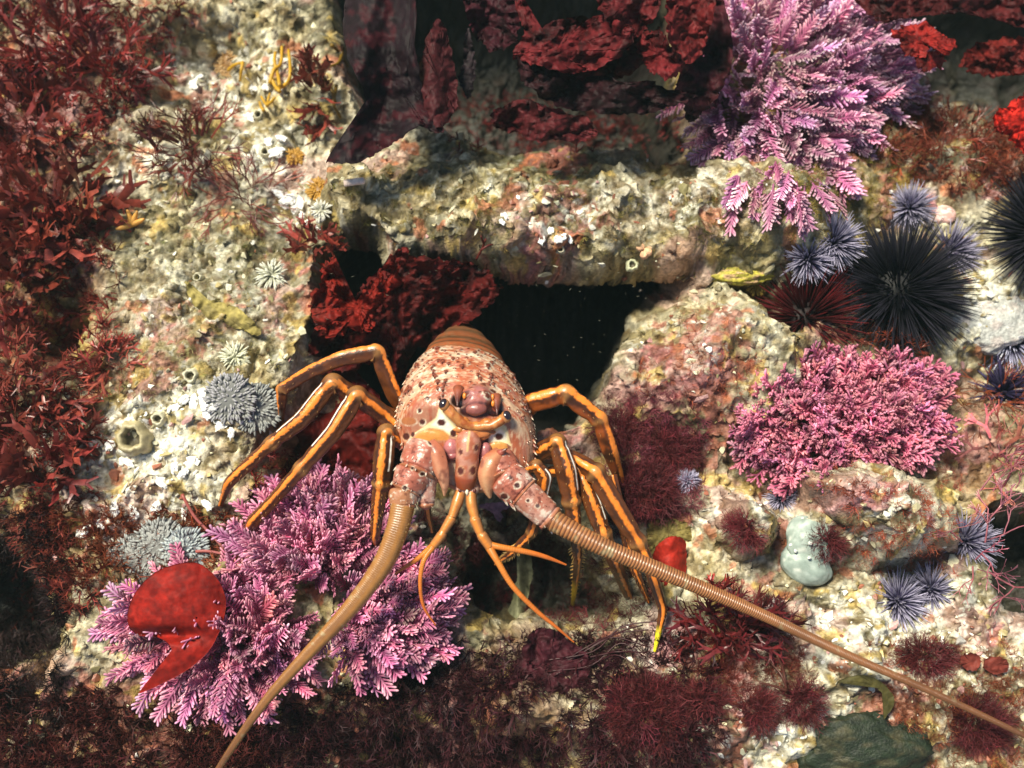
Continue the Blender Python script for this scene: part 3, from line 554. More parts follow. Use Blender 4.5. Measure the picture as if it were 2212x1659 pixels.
blade('mauve_seaweed', 'scrap of pale mauve algae caught under the lobster face', [(1035, 1095), (1060, 1088), (1095, 1085), (1100, 1098), (1080, 1105), (1088, 1118), (1075, 1125), (1060, 1105)], (1072, 1100), lambda X, Y: 30+0*X, (.30, .16, .2), 55, 3, 3)
blade('curled_seaweed', 'brown green curled blade low at right above the green boulder', [(1810, 1474), (1860, 1459), (1910, 1476), (1932, 1515), (1910, 1555), (1918, 1518), (1890, 1484), (1850, 1472)], (1905, 1488), lambda X, Y: gh(1870, 1500)+14+0*X, (.07, .06, .018), 56, 2, 2)
for k, (x, y, r_, lab) in enumerate([(2152, 1437, 27, 'rounded chestnut brown lobe at lower right'), (2096, 1430, 24, 'maroon lobe left of the chestnut brown lobe')]):
    blade('brown_seaweed', lab, circ(x, y, r_, r_*.75, 9), (x, y), (lambda g: lambda X, Y: g+16+0*X)(gh(x, y)), (.16, .03, .02), 70+k, 3, 4, 12, 60)
blade('plum_seaweed', 'dark plum blade standing above the turf at bottom centre', [(1120, 1430), (1150, 1370), (1190, 1360), (1230, 1380), (1280, 1440), (1200, 1520), (1120, 1530), (1100, 1480)], (1185, 1445), lambda X, Y: gh(1185, 1400)+22+0*X, (.06, .012, .018), 58, 8, 8, col2=(.03, .008, .01))

# ------------------------------------------------------------------ urchins
def urchin(x, y, rt, L, ns, col, tip, label, thick=.0016, lift=.4, name='sea_urchin', seed=0, squash=.75):
    g = g1(x, y); r = rt*F2M; c = g+np.array([0, 0, r*lift]); e = empty(name, g, label, 'sea urchin', 'sea urchins on the reef')
    mb = MB(); blob(mb, c, (r, r, r*squash), np.array(col)*.4, 3, axes=np.eye(3), bump=.03, seed=seed); mb.build('test', M['turf'], e)
    i = np.arange(ns)+.5; zz = 1-1.25*i/ns; ph = i*2.39996; q = np.sqrt(np.clip(1-zz*zz, 0, 1)); d = np.stack([q*np.cos(ph), q*np.sin(ph), zz], 1)+rng.normal(0, .11, (ns, 3))+rng.normal(0, .12, 3); d = unit(d)
    sp = MB(); t = np.array([0, .3, .65, 1.]); a = np.linspace(0, 2*np.pi, 5, endpoint=False)
    V = np.stack([np.cos(a)[None]*np.array([1, .85, .55, .12])[:, None], np.sin(a)[None]*np.array([1, .85, .55, .12])[:, None], np.broadcast_to(t[:, None], (4, 5))], -1).reshape(-1, 3)
    cc = mix(np.asarray(col, float), np.asarray(tip, float), sstep(.15, 1, np.repeat(t, 5)))
    A = frames(d); LL = L*F2M*rng.uniform(.5, 1.15, ns)*np.where(rng.random(ns) < .06, .4, 1); A = A*np.stack([np.full(ns, thick), np.full(ns, thick), LL], 1)[:, :, None]
    instance(sp, (V, grid_faces(4, 5, True), None, cc), c+d*np.array([r, r, r*squash])*.9, A, np.ones(ns), np.exp(rng.normal(0, .2, (ns, 1)))*np.ones(3)); sp.build('spines', M['spine'], e)
    return e
BK = (.006, .006, .009); BT = (.022, .020, .030)
urchin(1930, 640, 76, 98, 1000, BK, BT, 'large black urchin with long spines behind the rose coralline bush', .0010, .6)
urchin(2245, 525, 76, 88, 800, BK, BT, 'large black urchin cut off by the right edge', .0013, .6)
urchin(1735, 695, 52, 95, 360, (.025, .005, .006), (.12, .010, .012), 'dark crimson urchin left of the large black urchin', .0012, .5)
PU = (.040, .032, .085); PT = (.46, .43, .56)
for (x, y, r_, L, lab) in [(1745, 560, 26, 42, 'grey violet urchin tucked under the olive ledge'), (1800, 525, 26, 50, 'dusky violet urchin touching the large black urchin at top left'), (2050, 545, 34, 52, 'lilac urchin between the two large black urchins'), (2185, 735, 34, 62, 'pale blue violet urchin on white rock at the right edge'), (1940, 1300, 24, 46, 'lilac urchin with swept spines at lower right'), (2085, 1170, 34, 46, 'blue grey urchin beside the right edge hole'), (2012, 1275, 22, 40, 'dark violet urchin right of the swept lilac urchin'), (1690, 1075, 18, 26, 'small dusky urchin below the rose coralline bush'), (1485, 1040, 9, 20, 'tiny lilac urchin beside the magenta tuft'), (1965, 450, 20, 44, 'faint grey urchin left of the pink shell')]:
    urchin(x, y, r_, L, 330, PU, PT if x != 2185 else (.66, .66, .88), lab, .0011, .05, seed=int(x))
urchin(2165, 850, 22, 66, 110, (.012, .01, .03), (.05, .04, .10), 'black urchin with upright spines at the right edge', .0019, .3)

# ------------------------------------------------------------------ anemones, cup corals and the like
def anemone(x, y, r, n, L, col, tip, label, cat='anemone', name='anemone', group='anemones', thick=.0011, disc=.45, lift=6, spread=1.):
    g = g1(x, y)+np.array([0, 0, lift*.001]); R = r*F2M; e = empty(name, g, label, cat, group); nn = unit(gnormal(g[None])[0]*.5+cb)
    A0 = np.stack([unit(np.cross(np.array([0, 1., 0]), nn)), np.zeros(3), nn]); A0[1] = np.cross(A0[2], A0[0])
    mb = MB(); blob(mb, g-nn*.004, (R*disc*1.1, R*disc*1.1, .006), np.array(col)*.7, 3, axes=A0, bump=.1); mb.build('column', M['soft'], e)
    tb = MB()
    for k in range(n):
        q = math.sqrt(rng.random())*disc*R; a = rng.uniform(0, 2*math.pi); o_ = g+A0[0]*q*math.cos(a)+A0[1]*q*math.sin(a)
        d = unit((A0[0]*math.cos(a)+A0[1]*math.sin(a))*(.35+q/(disc*R)*1.1)*spread+A0[2]*.8+rng.normal(0, .15, 3)); l = L*F2M*rng.uniform(.7, 1.2)
        t = np.linspace(0, 1, 5)[:, None]; P = o_+d*t*l-A0[2]*t*t*l*.35
        tube(tb, P, thick*np.array([.8, 1, .9, .7, .35]), 5, ref=cr if abs(d@cb) > .8 else cb, colf=lambda t_, a_, V_: mix(np.asarray(col, float), np.asarray(tip, float), sstep(.3, .9, t_)))
    tb.build('tentacles', M['soft'], e); return e
WG = (.50, .50, .36); WT = (.86, .86, .74); BG = (.33, .33, .31); BGT = (.46, .48, .46)
anemone(590, 598, 34, 110, 26, WG, WT, 'greenish white anemone on the slope above the tan blade')
anemone(512, 775, 34, 130, 22, (.6, .6, .42), (.88, .87, .70), 'pale cream anemone below the tan blade')
anemone(697, 460, 26, 70, 18, (.6, .58, .45), (.85, .83, .75), 'small white anemone touching the orange cup coral')
anemone(500, 865, 46, 210, 13, BG, (.48, .46, .50), 'bluish lilac anemone cluster nearest the white shells', thick=.0013, disc=1.0)
anemone(555, 885, 46, 210, 13, BG, BGT, 'blue grey anemone beside the hindmost left leg', thick=.0013, disc=1.0)
anemone(300, 1215, 55, 210, 13, BG, BGT, 'pale blue anemone left of its two neighbours behind the round blade', thick=.0013, disc=1.0)
anemone(350, 1180, 50, 210, 13, BG, BGT, 'pale blue anemone in the middle above the round blade', thick=.0013, disc=1.0)
anemone(405, 1190, 42, 210, 13, (.34, .38, .42), (.58, .64, .62), 'pale blue anemone nearest the lobster left leg', thick=.0013, disc=1.0)
OC = (.42, .20, .02); OT = (.66, .38, .07)
anemone(690, 415, 30, 150, 13, OC, OT, 'round orange cup coral on the left end of the ledge', 'cup coral', 'cup_coral', 'orange cup corals', .001, .7)
anemone(492, 142, 36, 150, 16, (.42, .22, .07), (.68, .48, .24), 'tan orange cup coral near the top left', 'cup coral', 'cup_coral', 'orange cup corals', .001, .7)
anemone(640, 345, 22, 90, 11, OC, OT, 'small orange cup coral above the ledge end', 'cup coral', 'cup_coral', 'orange cup corals', .001, .7)
anemone(1635, 618, 26, 70, 14, (.30, .20, .04), (.5, .35, .08), 'dull ochre cup coral under the olive ledge', 'cup coral', 'cup_coral', 'orange cup corals', .001, .7)
def strands(name, label, paths, r, col, cat='algae', m='soft', group=None, tipc=None, h=14):
    mb = MB(); org = g1(*paths[0][0])
    for p in paths:
        P = np.array([g1(x, y)+cb*h*.001*rng.uniform(.6, 1.3) for x, y in p]); Pe, R, _ = smooth_path(P, np.full(len(P), r), 5); R = R*np.linspace(1, .75, len(R))
        tube(mb, Pe, R, 7, colf=lambda t, a, V: mix(np.asarray(col, float), np.asarray(tipc if tipc is not None else col, float), t))
    return tag(mb.build(name, M[m], origin=org), label, cat, group)
YL = (.62, .36, .03)
strands('yellow_strand', 'looped golden yellow strands beside the dark kelp', [[(590, 190), (598, 160), (612, 145), (615, 110)], [(612, 195), (605, 170), (598, 140), (600, 120)], [(600, 200), (625, 185), (632, 160), (628, 115)], [(610, 205), (598, 190), (590, 170)]], .0022, YL)
strands('yellow_strand', 'short golden V of strands right of the tan orange cup coral', [[(500, 160), (515, 150), (530, 140)], [(530, 140), (529, 160), (527, 185)]], .0020, YL)
strands('yellow_strand', 'little golden fan of strands below the yellow loops', [[(583, 235), (575, 225), (570, 215)], [(583, 235), (586, 220), (588, 208)], [(583, 235), (592, 225), (600, 218)], [(575, 245), (568, 235), (565, 225)]], .0018, YL)
strands('olive_strand', 'olive brown branched strands beside the broad plum blade', [[(730, 190), (725, 230), (740, 260)], [(700, 170), (720, 200), (730, 230)], [(745, 110), (735, 140), (715, 150)], [(720, 105), (740, 125), (755, 150)]], .0020, (.22, .13, .015))
strands('wiry_algae', 'thin red jointed stem crossing left of the third left leg', [[(400, 1065), (430, 1110), (455, 1140), (490, 1180), (500, 1190)], [(435, 1185), (460, 1185), (500, 1195)]], .0016, (.42, .10, .08), tipc=(.55, .2, .2))
strands('wiry_algae', 'brown forked wiry stem on the lower right rock', [[(1690, 1480), (1680, 1450), (1655, 1420)], [(1690, 1480), (1685, 1440), (1668, 1405)], [(1690, 1480), (1660, 1470), (1630, 1462)]], .0012, (.10, .03, .02))
strands('wiry_algae', 'dark red forked sprig on the ledge above the crumpled blade', [[(1030, 565), (1042, 540), (1050, 520)], [(1040, 545), (1055, 535), (1065, 532)], [(1046, 530), (1040, 515)]], .0011, (.14, .02, .015))
strands('wiry_algae', 'dark sweeping algae strands at the foot of the right legs', [[(1180+rng.uniform(-20, 60), 1440+rng.uniform(-20, 20)), (1260+rng.uniform(-15, 30), 1390+q*6+rng.uniform(-14, 14)), (1330+rng.uniform(-20, 20), 1360+q*7+rng.uniform(-14, 14)), (1400+rng.uniform(-30, 50), 1345+q*11+rng.uniform(-16, 16))] for q in range(9)], .0008, (.05, .010, .013), h=14)
# starlet, sponges, shells
mb = MB(); g = g1(290, 488); 
for a in (-100, -62, -20, 200, 160): 
    d = cr*math.cos(math.radians(a))-cu*math.sin(math.radians(a)); tube(mb, g+cb*.008+d*np.linspace(0, .015, 5)[:, None]+cb*(np.linspace(0, 1, 5)**2*.004)[:, None], .0028*np.array([1, 1.05, 1, .8, .4]), 8, col=(.80, .42, .09))
tag(mb.build('orange_starlet', M['soft'], origin=g), 'small bright orange star shaped sponge among the left rubble', 'sponge')
mb = MB(); g = g1(1742, 1185)+cb*.006
def spcol(V, X): 
    c = mix(np.array([.34, .42, .37]), np.array([.52, .60, .54]), sstep(-.3, .4, fbm(V[:, 0]*6, V[:, 1]*6, V[:, 2]*6, 4, 5))); return mix(c, np.array([.75, .78, .7]), sstep(.35, .5, fbm(V[:, 0]*9+4, V[:, 1]*9, V[:, 2]*9, 3, 15)))
a_ = math.radians(-25); ax1 = cr*math.cos(a_)+cu*math.sin(a_); ax2 = -cr*math.sin(a_)+cu*math.cos(a_)
blob(mb, g+ax2*.008, (.0255, .026, .013), 0, 4, axes=[ax1, ax2, cb], bump=.2, seed=5, colf=spcol); blob(mb, g-ax2*.014+ax1*.004, (.025, .018, .012), 0, 4, axes=[ax1, ax2, cb], bump=.14, seed=9, colf=spcol)
spg = tag(mb.build('grey_sponge', M['soft'], origin=g), 'smooth blue grey two lobed sponge dusted with shell at lower right', 'sponge')
mb = MB()
for (dx, dy) in ((-38, -50), (-42, -8), (-28, 30), (10, -12), (34, -40), (-8, 50), (8, 20), (-30, 5)):
    x, y = 1742+dx*.8, 1185+dy; blob(mb, Q(x, y, (float((g-camp)@cb)+D)*1000+16-.005*(dx**2+dy**2)), rng.uniform(.0015, .003, 3), (.85, .86, .8), 1, bump=.4, seed=dx)
tag(mb.build('shell_flecks', M['grit'], smooth=False), 'white shell flecks stuck on the grey two lobed sponge', 'shell grit', kind='stuff')
def lump(x, y, rx, ry, rz, col, label, name, cat, col2=None, seed=1, bump=.25, m='soft', k=4, lift=0, holes=False):
    g = g1(x, y)+cb*lift*.001; mb = MB(); c1 = np.asarray(col, float)
    def cf(V, X):
        c = c1*np.exp(.5*fbm(V[:, 0]*5, V[:, 1]*5, V[:, 2]*5, 4, seed))[:, None]
        return c if col2 is None else mix(c, np.asarray(col2, float), sstep(.0, .3, fbm(V[:, 0]*4+3, V[:, 1]*4, V[:, 2]*4, 4, seed+4)))
    blob(mb, g, (rx*F2M, ry*F2M, rz*F2M), 0, 5, bump=bump, seed=seed, colf=cf); return tag(mb.build(name, M[m], origin=g), label, cat)
lump(1590, 592, 78, 24, 26, (.42, .36, .05), 'mustard yellow sponge sheet under the right end of the ledge', 'yellow_sponge', 'sponge', (.6, .38, .2), 3, .4, 'reef')
lump(1860, 1612, 138, 72, 46, (.010, .017, .006), 'dark green boulder at the bottom right', 'boulder', 'rock', (.05, .045, .02), 6, .35, 'reef', lift=0)
lump(2150, 690, 88, 70, 26, (.50, .50, .46), 'pale lavender grey rock under the pale blue urchin at right', 'boulder', 'rock', (.52, .46, .42), 12, .3, 'reef', lift=-10)
for (x, y, r_) in ((1385, 535, 12), (1398, 545, 13), (1380, 522, 9), (1408, 535, 9)): pass
mb = MB(); g = g1(1390, 540)+cb*.004
for (dx, dy, r_) in ((-8, -5, 9), (8, 5, 10), (-10, -18, 7), (14, -4, 8), (0, 12, 9)): blob(mb, g+cr*dx*F2M-cu*dy*F2M, (r_*F2M, r_*F2M, r_*F2M*.8), (.72, .42, .24), 3, bump=.3, seed=dx+20)
tag(mb.build('tan_sponge', M['reef'], origin=g), 'small lumpy peach sponge on the lip of the ledge', 'sponge')
def ring(x, y, r, tubeR, col, label, name, cat, hole=(.09, .075, .045), m='grit', tall=.006, group=None):
    g = g1(x, y)+cb*.002; mb = MB(); a = np.linspace(0, 2*np.pi, 40, endpoint=False); prof = [(1.5, -.3), (1.35, .35), (1.05, 1.), (.85, 1.05), (.72, .8), (.6, .1), (.0, -.1)]
    V = []; c = []
    for q, hh in prof:
        R = r*F2M*q*(1+.09*np.sin(a*3+x)+.05*np.sin(a*7)+.22*fbm(np.cos(a)*2+x, np.sin(a)*2+q, o=4, seed=4)) ; V.append(g+np.cos(a)[:, None]*R[:, None]*cr+np.sin(a)[:, None]*R[:, None]*cu+cb*hh*tall); c.append(np.tile(col if q > .65 else hole, (40, 1)))
    mb.add(np.concatenate(V), grid_faces(len(prof), 40, True), None, np.concatenate(c)); return tag(mb.build(name, M[m], origin=g), label, cat, group)
ring(292, 945, 26, 8, (.40, .34, .19), 'largest tan barnacle cup with dark mouth in the white rubble', 'barnacle', 'barnacle', tall=.012, group='barnacles')
ring(1365, 573, 10, 3, (.55, .55, .35), 'small pale ring barnacle on the ledge lip above the crevice', 'barnacle', 'barnacle', tall=.004, group='barnacles')
for (x, y, r_, lab) in [(414, 812, 14, 'white barnacle on the pale slope below the cream anemone'), (345, 905, 13, 'cream barnacle up right of the large barnacle cup'), (575, 330, 11, 'white barnacle in the cluster above the maroon straps'), (560, 250, 11, 'white barnacle highest in the upper left cluster'), (1210, 540, 8, 'little white barnacle on the ledge beside chalky crust'), (430, 600, 9, 'little cream barnacle beside the tan blade top')]:
    ring(x, y, r_*.85, 3, (.58, .54, .38), lab, 'barnacle', 'barnacle', tall=.006, group='barnacles')
def chips(name, label, pts, col=(.88, .87, .83), s=(12, 8, 4)):
    for q, (x, y, k) in enumerate(pts):
        an = rng.uniform(0, 3.14); A = [cr*math.cos(an)+cu*math.sin(an), -cr*math.sin(an)+cu*math.cos(an), cb]; mb = MB(); g = g1(x, y)+cb*.003
        blob(mb, g, np.array(s)*k*F2M*rng.uniform(.7, 1.2, 3), col, 3, axes=A, bump=.9, seed=q+int(x))
        tag(mb.build('shell_fragment', M['grit'], origin=g, smooth=False), label, 'shell', label.replace('one of the ', ''))
chips('shell_fragment', 'one of the blazing white broken shells beside the blue anemones', [(420, 868, 1.3), (445, 868, 1.6), (462, 880, 1.5), (450, 895, 1.2), (400, 862, 1), (380, 880, .9), (468, 862, .8), (440, 850, .8)])
chips('shell_fragment', 'one of the white shell crust patch left of the orange cup coral', [(605, 420, 1.2), (625, 432, 1.5), (640, 450, 1.3), (655, 465, 1), (672, 480, 1.1), (615, 445, .9), (650, 440, .8), (690, 490, .9)])
chips('shell_fragment', 'one of the white shell bits under the second left leg', [(480, 920, 1.1), (540, 900, 1.1), (500, 935, .9), (520, 910, .8)])
chips('shell_fragment', 'one of the white broken shells scattered low on the left rubble', [(310, 960, 1), (345, 985, 1), (280, 1000, 1.1), (380, 1010, 1.2), (415, 1000, 1.3), (400, 1020, 1), (240, 960, .9), (350, 1040, 1)])
chips('shell_fragment', 'one of the chalky white crust on the ledge above the crevice', [(1090, 470, 1), (1190, 500, .9), (1210, 515, 1), (1170, 520, .7), (1085, 480, .6), (1230, 518, .6)])
chips('shell_fragment', 'one of the white shell cluster right of the yellow strands', [(555, 245, 1.), (540, 255, 1), (600, 330, 1.2), (580, 310, 1), (610, 300, .9), (548, 190, 1), (430, 170, 1), (420, 185, 1), (575, 190, 1)])
chips('shell_fragment', 'one of the pale shell bits at the foot of the twiggy algae', [(290, 1110, 1.2), (340, 1095, 1), (400, 1110, 1.1), (220, 1130, 1.2), (180, 1150, 1), (250, 1100, 1), (450, 1090, .9)])
lump(2035, 466, 28, 22, 14, (.72, .42, .36), 'pink white limpet shell at upper right', 'limpet_shell', 'shell', (.85, .75, .72), 16, .08, 'grit', lift=4)
lump(2000, 478, 16, 14, 12, (.6, .5, .42), 'small pale shell left of the pink limpet', 'limpet_shell', 'shell', (.4, .25, .2), 17, .15, 'grit', lift=2)
mb = MB(); p0 = Q(744, 396, gh(765, 393)+10); p1 = Q(786, 390, gh(765, 393)+12); tube(mb, p0+(p1-p0)*np.linspace(0, 1, 6)[:, None], np.full(6, .0034), 12, col=(.80, .62, .52)); tag(mb.build('worm_tube', M['grit'], origin=p0), 'short pale pink worm tube on the left end of the ledge', 'worm tube')
mb = MB()
for q in range(130):
    x, y = rng.uniform(700, 1500), rng.uniform(560, 860)
    if q > 90: x, y = rng.uniform(0, 2212), rng.uniform(0, 1659)
    d = unit(rng.normal(0, 1, 3)*np.array([1, .4, .3])); l = rng.uniform(.0004, .0017); p = Q(x, y, rng.uniform(-80, 160) if q < 300 else rng.uniform(100, 200))
    tube(mb, p+d*np.linspace(-1, 1, 3)[:, None]*l, np.array([.3, 1, .3])*.00016, 4, col=(.22, .21, .15))
tag(mb.build('drifting_specks', M['grit']), 'tiny drifting specks in the water before the crevice', 'specks', kind='stuff')
# ------------------------------------------------------------------ the lobster
PH = math.radians(40); cp, sp_ = math.cos(PH), math.sin(PH); OX, OY, OH = 1006, 880, 84.
SC = F2M*(D-OH*.001-.02)/D; Opt = Q(OX, OY, OH)
def fu(x, yv, h): return Opt+(np.asarray(x)[..., None]*cr-np.asarray(yv)[..., None]*cu+np.asarray(h)[..., None]*cb)*SC   # F-unit offsets in the body's own tilted frame
kf = np.array([-290, -275, -252, -247, -205, -200, -160, -155, -122, -106, -100, -95, -60, 0, 60, 95, 108, 122, 140, 165, 195, 212.])
kw = np.array([4, 18, 36, 42, 62, 68, 84, 88, 96, 98, 98, 108, 124, 142, 150, 150, 148, 142, 132, 112, 75, 8.])
kH = np.array([-40, -28, -10, -5, 22, 28, 50, 55, 78, 84, 84, 96, 113, 127, 128, 120, 103, 74, 48, 26, 4, -24.])
kb = np.array([-80, -90, -80, -80, -60, -60, -45, -45, -35, -32, -32, -32, -32, -32, -32, -32, -32, -32, -32, -32, -32, -30.])
ff = np.concatenate([np.linspace(-290, -96, 110), np.linspace(-95, 212, 230)])
na = 300; th = np.linspace(-np.pi, np.pi, na, endpoint=False)
wf, Hf, bf = np.interp(ff, kf, kw), np.interp(ff, kf, kH), np.interp(ff, kf, kb)
def sm(a, k=5):
    b = a.copy(); s_ = ff > -95; q = a[s_]
    for _ in range(k): q[1:-1] = q[1:-1]*.5+(q[:-2]+q[2:])*.25
    b[s_] = q; return b
wf, Hf = sm(wf, 30), sm(Hf, 30)
ST, CT = np.sin(th)[None], np.cos(th)[None]
s_c = wf[:, None]*np.sign(ST)*np.abs(ST)**.92
cz = (ff[:, None] < -95)*.5
u_c = np.where(CT > 0, bf[:, None]*.3+(Hf-bf*.3)[:, None]*np.abs(CT)**.85, bf[:, None]*.3+(bf*.7)[:, None]*np.abs(CT)**.6)
f_c = ff[:, None]+0*ST
# the front margin sweeps forward at the cheeks
def surf(s, f, u): # body frame -> view offsets
    x = s+.04*f-.0*u; yv = f*cp-u*sp_+.13*s; h = f*sp_+u*cp
    return x, yv, h
X0, Y0, H0 = surf(s_c, f_c, u_c)
# relief: fine granules
X1, Y1, H1 = X0+OX, Y0+OY, H0
carm = (ff > -96)[:, None]&(CT > -.2)
gran = fbm(s_c/6, f_c/6+u_c/6, o=3, seed=5)*1.2*carm
# carapace pigment
Fx, Fy = X1, Y1
pn = fbm(s_c/22, f_c/12+u_c/20, o=4, seed=71); pn2 = fbm(s_c/7, f_c/5+u_c/8, o=4, seed=72); wq = 14*fbm(s_c/30, f_c/30+u_c/30, o=3, seed=74); pn3 = fbm((s_c+wq)/52, (f_c+wq*.6)/17+u_c/36, o=6, seed=73, gain=.62)
rdc = np.array([.40, .105, .045]); crm = np.array([.62, .46, .30]); prp = np.array([.38, .15, .13])
cc = mix(rdc*np.ones(Fx.shape+(3,)), prp, sstep(-.1, .3, pn)*.5)
cc = mix(cc, crm, sstep(-.22, .25, pn3+.45*pn2+.10*sstep(90, -80, f_c)-.05)*.72); cc = mix(cc, crm*1.15, sstep(.25, .45, fbm(s_c/4, f_c/4+u_c/4, o=2, seed=78))*.5)
cc = mix(cc, np.array([.62, .60, .48]), sstep(.15, .45, pn3+.5*pn2)*(f_c < 40)*.7)
side = sstep(.72, .9, np.abs(ST))[...]*(f_c > -95)*(CT > -.3)
cc = mix(cc, np.array([.50, .22, .12]), side*.25)
# abdomen bands
ab = (f_c < -95)
abn = ((-f_c-95) % 48)/48.
abn = (-f_c-95+4*fbm(s_c/20, f_c/9, o=3, seed=6)); abc = mix(np.array([.33, .09, .03]), np.array([.10, .045, .018]), np.exp(-((abn-38)/5)**2)+np.exp(-((abn-72)/12)**2)+np.exp(-((abn-130)/9)**2)+np.exp(-((abn-8)/5)**2)*.8)
abc = mix(abc, np.array([.20, .12, .06]), sstep(-.1, .4, pn2)*.5); abc = mix(abc, np.array([.13, .08, .04]), sstep(-150, -250, f_c)*.6)
cc = np.where(ab[..., None], abc, cc)
cc = mix(cc, np.array([.22, .12, .05]), (np.abs(f_c+97) < 4)*.8)
underside = sstep(.1, -.3, CT+0*f_c); cc = mix(cc, np.array([.35, .16, .05]), underside*.8)
K1 = lambda p: [(840.3+a*.18386, 677.7+b*.18386) for a, b in p]      # two enlarged crops the markings were read from
def paint(poly, col, soft=1.5, amt=1.):
    global cc
    cc = mix(cc, np.asarray(col, float), sstep(-soft, soft, polydist(Fx, Fy, poly))*amt*(CT > -.3))
def spot(x, y, rx, ry, col=(.07, .015, .008), rim=None, rimw=1.55):
    global cc
    r = np.hypot((Fx-x)/rx, (Fy-y)/ry)
    if rim is not None: cc = mix(cc, np.asarray(rim, float), (1-sstep(rimw*.8, rimw, r))*(CT > 0)*np.clip(.45+1.6*pn2+.5*np.sign(Fy-y)*np.minimum(1, np.abs(Fy-y)/4), 0, .9))
    cc = mix(cc, np.asarray(col, float), (1-sstep(.8, 1.1, r))*(CT > 0))
face = K1([(560, 900), (720, 860), (900, 830), (1040, 820), (1260, 900), (1340, 1000), (1420, 1180), (1380, 1290), (1440, 1500), (1420, 1700), (100, 1700), (260, 1440), (480, 1290), (620, 1180), (680, 1060)])
paint(K1([(180, 1260), (330, 1060), (520, 920), (760, 880), (620, 1180), (480, 1300), (330, 1400), (200, 1380)]), (.30, .07, .03), 3, .7)
paint(face, (.38, .11, .055), 3, .45)
paint(K1([(640, 1080), (740, 1060), (860, 1280), (980, 1400), (1150, 1370), (1340, 1270), (1390, 1300), (1450, 1530), (1380, 1500), (1300, 1470), (1200, 1480), (1180, 1440), (960, 1450), (870, 1420), (740, 1400), (640, 1330), (520, 1320), (400, 1360), (340, 1420), (300, 1560), (260, 1560), (300, 1420), (450, 1310), (600, 1200)]), (.80, .68, .36), 1.5)
paint(K1([(640, 1120), (700, 1180), (800, 1330), (750, 1370), (600, 1300), (540, 1290), (620, 1210)]), (.92, .86, .76), 4, .9)
paint(K1([(1200, 1400), (1330, 1330), (1390, 1390), (1400, 1460), (1200, 1470)]), (.92, .86, .74), 4, .8)
paint(K1([(340, 1540), (370, 1430), (440, 1360), (560, 1325), (680, 1340), (745, 1400), (740, 1450), (600, 1480), (450, 1560)]), (.58, .25, .06), 2)
paint(K1([(1210, 1500), (1290, 1470), (1380, 1510), (1400, 1580), (1300, 1600), (1220, 1570)]), (.60, .28, .07), 2)
sc_ = lambda x, y: (840.3+x*.18386, 677.7+y*.18386)
for (x, y, rx, ry, rim) in [(660, 1255, 52, 40, None), (795, 1375, 38, 46, None), (1310, 1415, 48, 42, None), (1165, 1455, 36, 36, None), (440, 1250, 34, 36, (.8, .7, .5)), (245, 1420, 48, 44, (.62, .35, .2)), (410, 1120, 24, 27, (.85, .8, .6)), (500, 985, 28, 26, (.8, .7, .5)), (330, 1400, 28, 34, None)]:
    spot(*sc_(x, y), rx*.184, ry*.184, rim=rim)
spot(1003, 862, 24, 16, (.014, .004, .003)); spot(1072, 880, 22, 17, (.014, .004, .003)); spot(1036, 886, 40, 13, (.03, .006, .005))  # near-black paint stands for the shade inside the eye cavities
spot(*sc_(280, 1245), 100*.184, 50*.184, (.36, .12, .04), (.75, .66, .5), 1.2)
rn = np.hypot((Fx-1036)/30, (Fy-860)/26); gran = gran+19*np.exp(-rn**4)*(CT > 0)
for cx_, cy_ in ((1003, 862), (1072, 880)): gran = gran-9*np.exp(-np.hypot((Fx-cx_)/17, (Fy-cy_)/13)**4)*(CT > 0)
for cx_, cy_, r_ in ((932, 944, 30), (1082, 962, 20)): gran = gran+7*np.exp(-np.hypot((Fx-cx_)/r_, (Fy-cy_)/(r_*.55))**4)*(CT > 0)
cc = mix(cc, np.array([.36, .13, .12]), np.exp(-rn**4)*(CT > 0)*np.clip(.75+pn2, 0, 1))
# rows of tubercles / spines: position by (s, f) on the dorsum
spines = []
r2 = np.random.default_rng(3)
for f in np.arange(-88, 150, 13.5):
    wv, Hv = np.interp(f, ff, wf), np.interp(f, ff, Hf)
    n = 17 if f < 100 else 12
    for q in range(n):
        a = -1.45+2.9*(q+.5+r2.uniform(-.32, .32))/n+r2.uniform(-.12, .12); fj = f+r2.uniform(-6, 6)
        if f > 85 and abs(a) < 1.05: continue
        big = (abs(abs(a)-.33) < .12 and f > -60) or r2.random() < .12
        spines.append((a, fj, (r2.uniform(4.5, 6.5) if big else r2.uniform(1.8, 3.6)), big))
sp_mb = MB(); OD = np.zeros(3)
for a, f, r_, big in spines:
    wv, Hv, bv = np.interp(f, ff, wf), np.interp(f, ff, Hf), np.interp(f, ff, bf)
    s = wv*np.sign(math.sin(a))*abs(math.sin(a))**.92; u = bv*.3+(Hv-bv*.3)*abs(math.cos(a))**.85
    x, yv, h = surf(s, f, u); nx, ny, nh = surf(math.sin(a)*.9, .0, math.cos(a)*.9); dirv = unit(nx*cr-ny*cu+nh*cb)
    fx, fy, fh = surf(0, 1., 0); fw = unit(fx*cr-fy*cu+fh*cb)
    spot(x+OX+r_*.1, yv+OY+r_*.1, r_*.95, r_*.8, (.13, .028, .014), (.62, .54, .40) if r2.random() < .6 else (.27, .06, .03), r2.uniform(1.3, 1.75))
    rq = np.hypot(Fx-x-OX, Fy-yv-OY)/(r_*1.25); gran = gran+r_*.42*np.exp(-rq**2)*(CT > 0)*(rq < 3)
    cone(sp_mb, fu(x, yv, h)-dirv*.0006, unit(dirv*.75+fw*.7), r_*SC*(2.1 if big else 1.8), r_*SC*.85, (.34, .09, .05), (.10, .03, .018) if big else (.75, .58, .42), 7, bend=fw*.3)
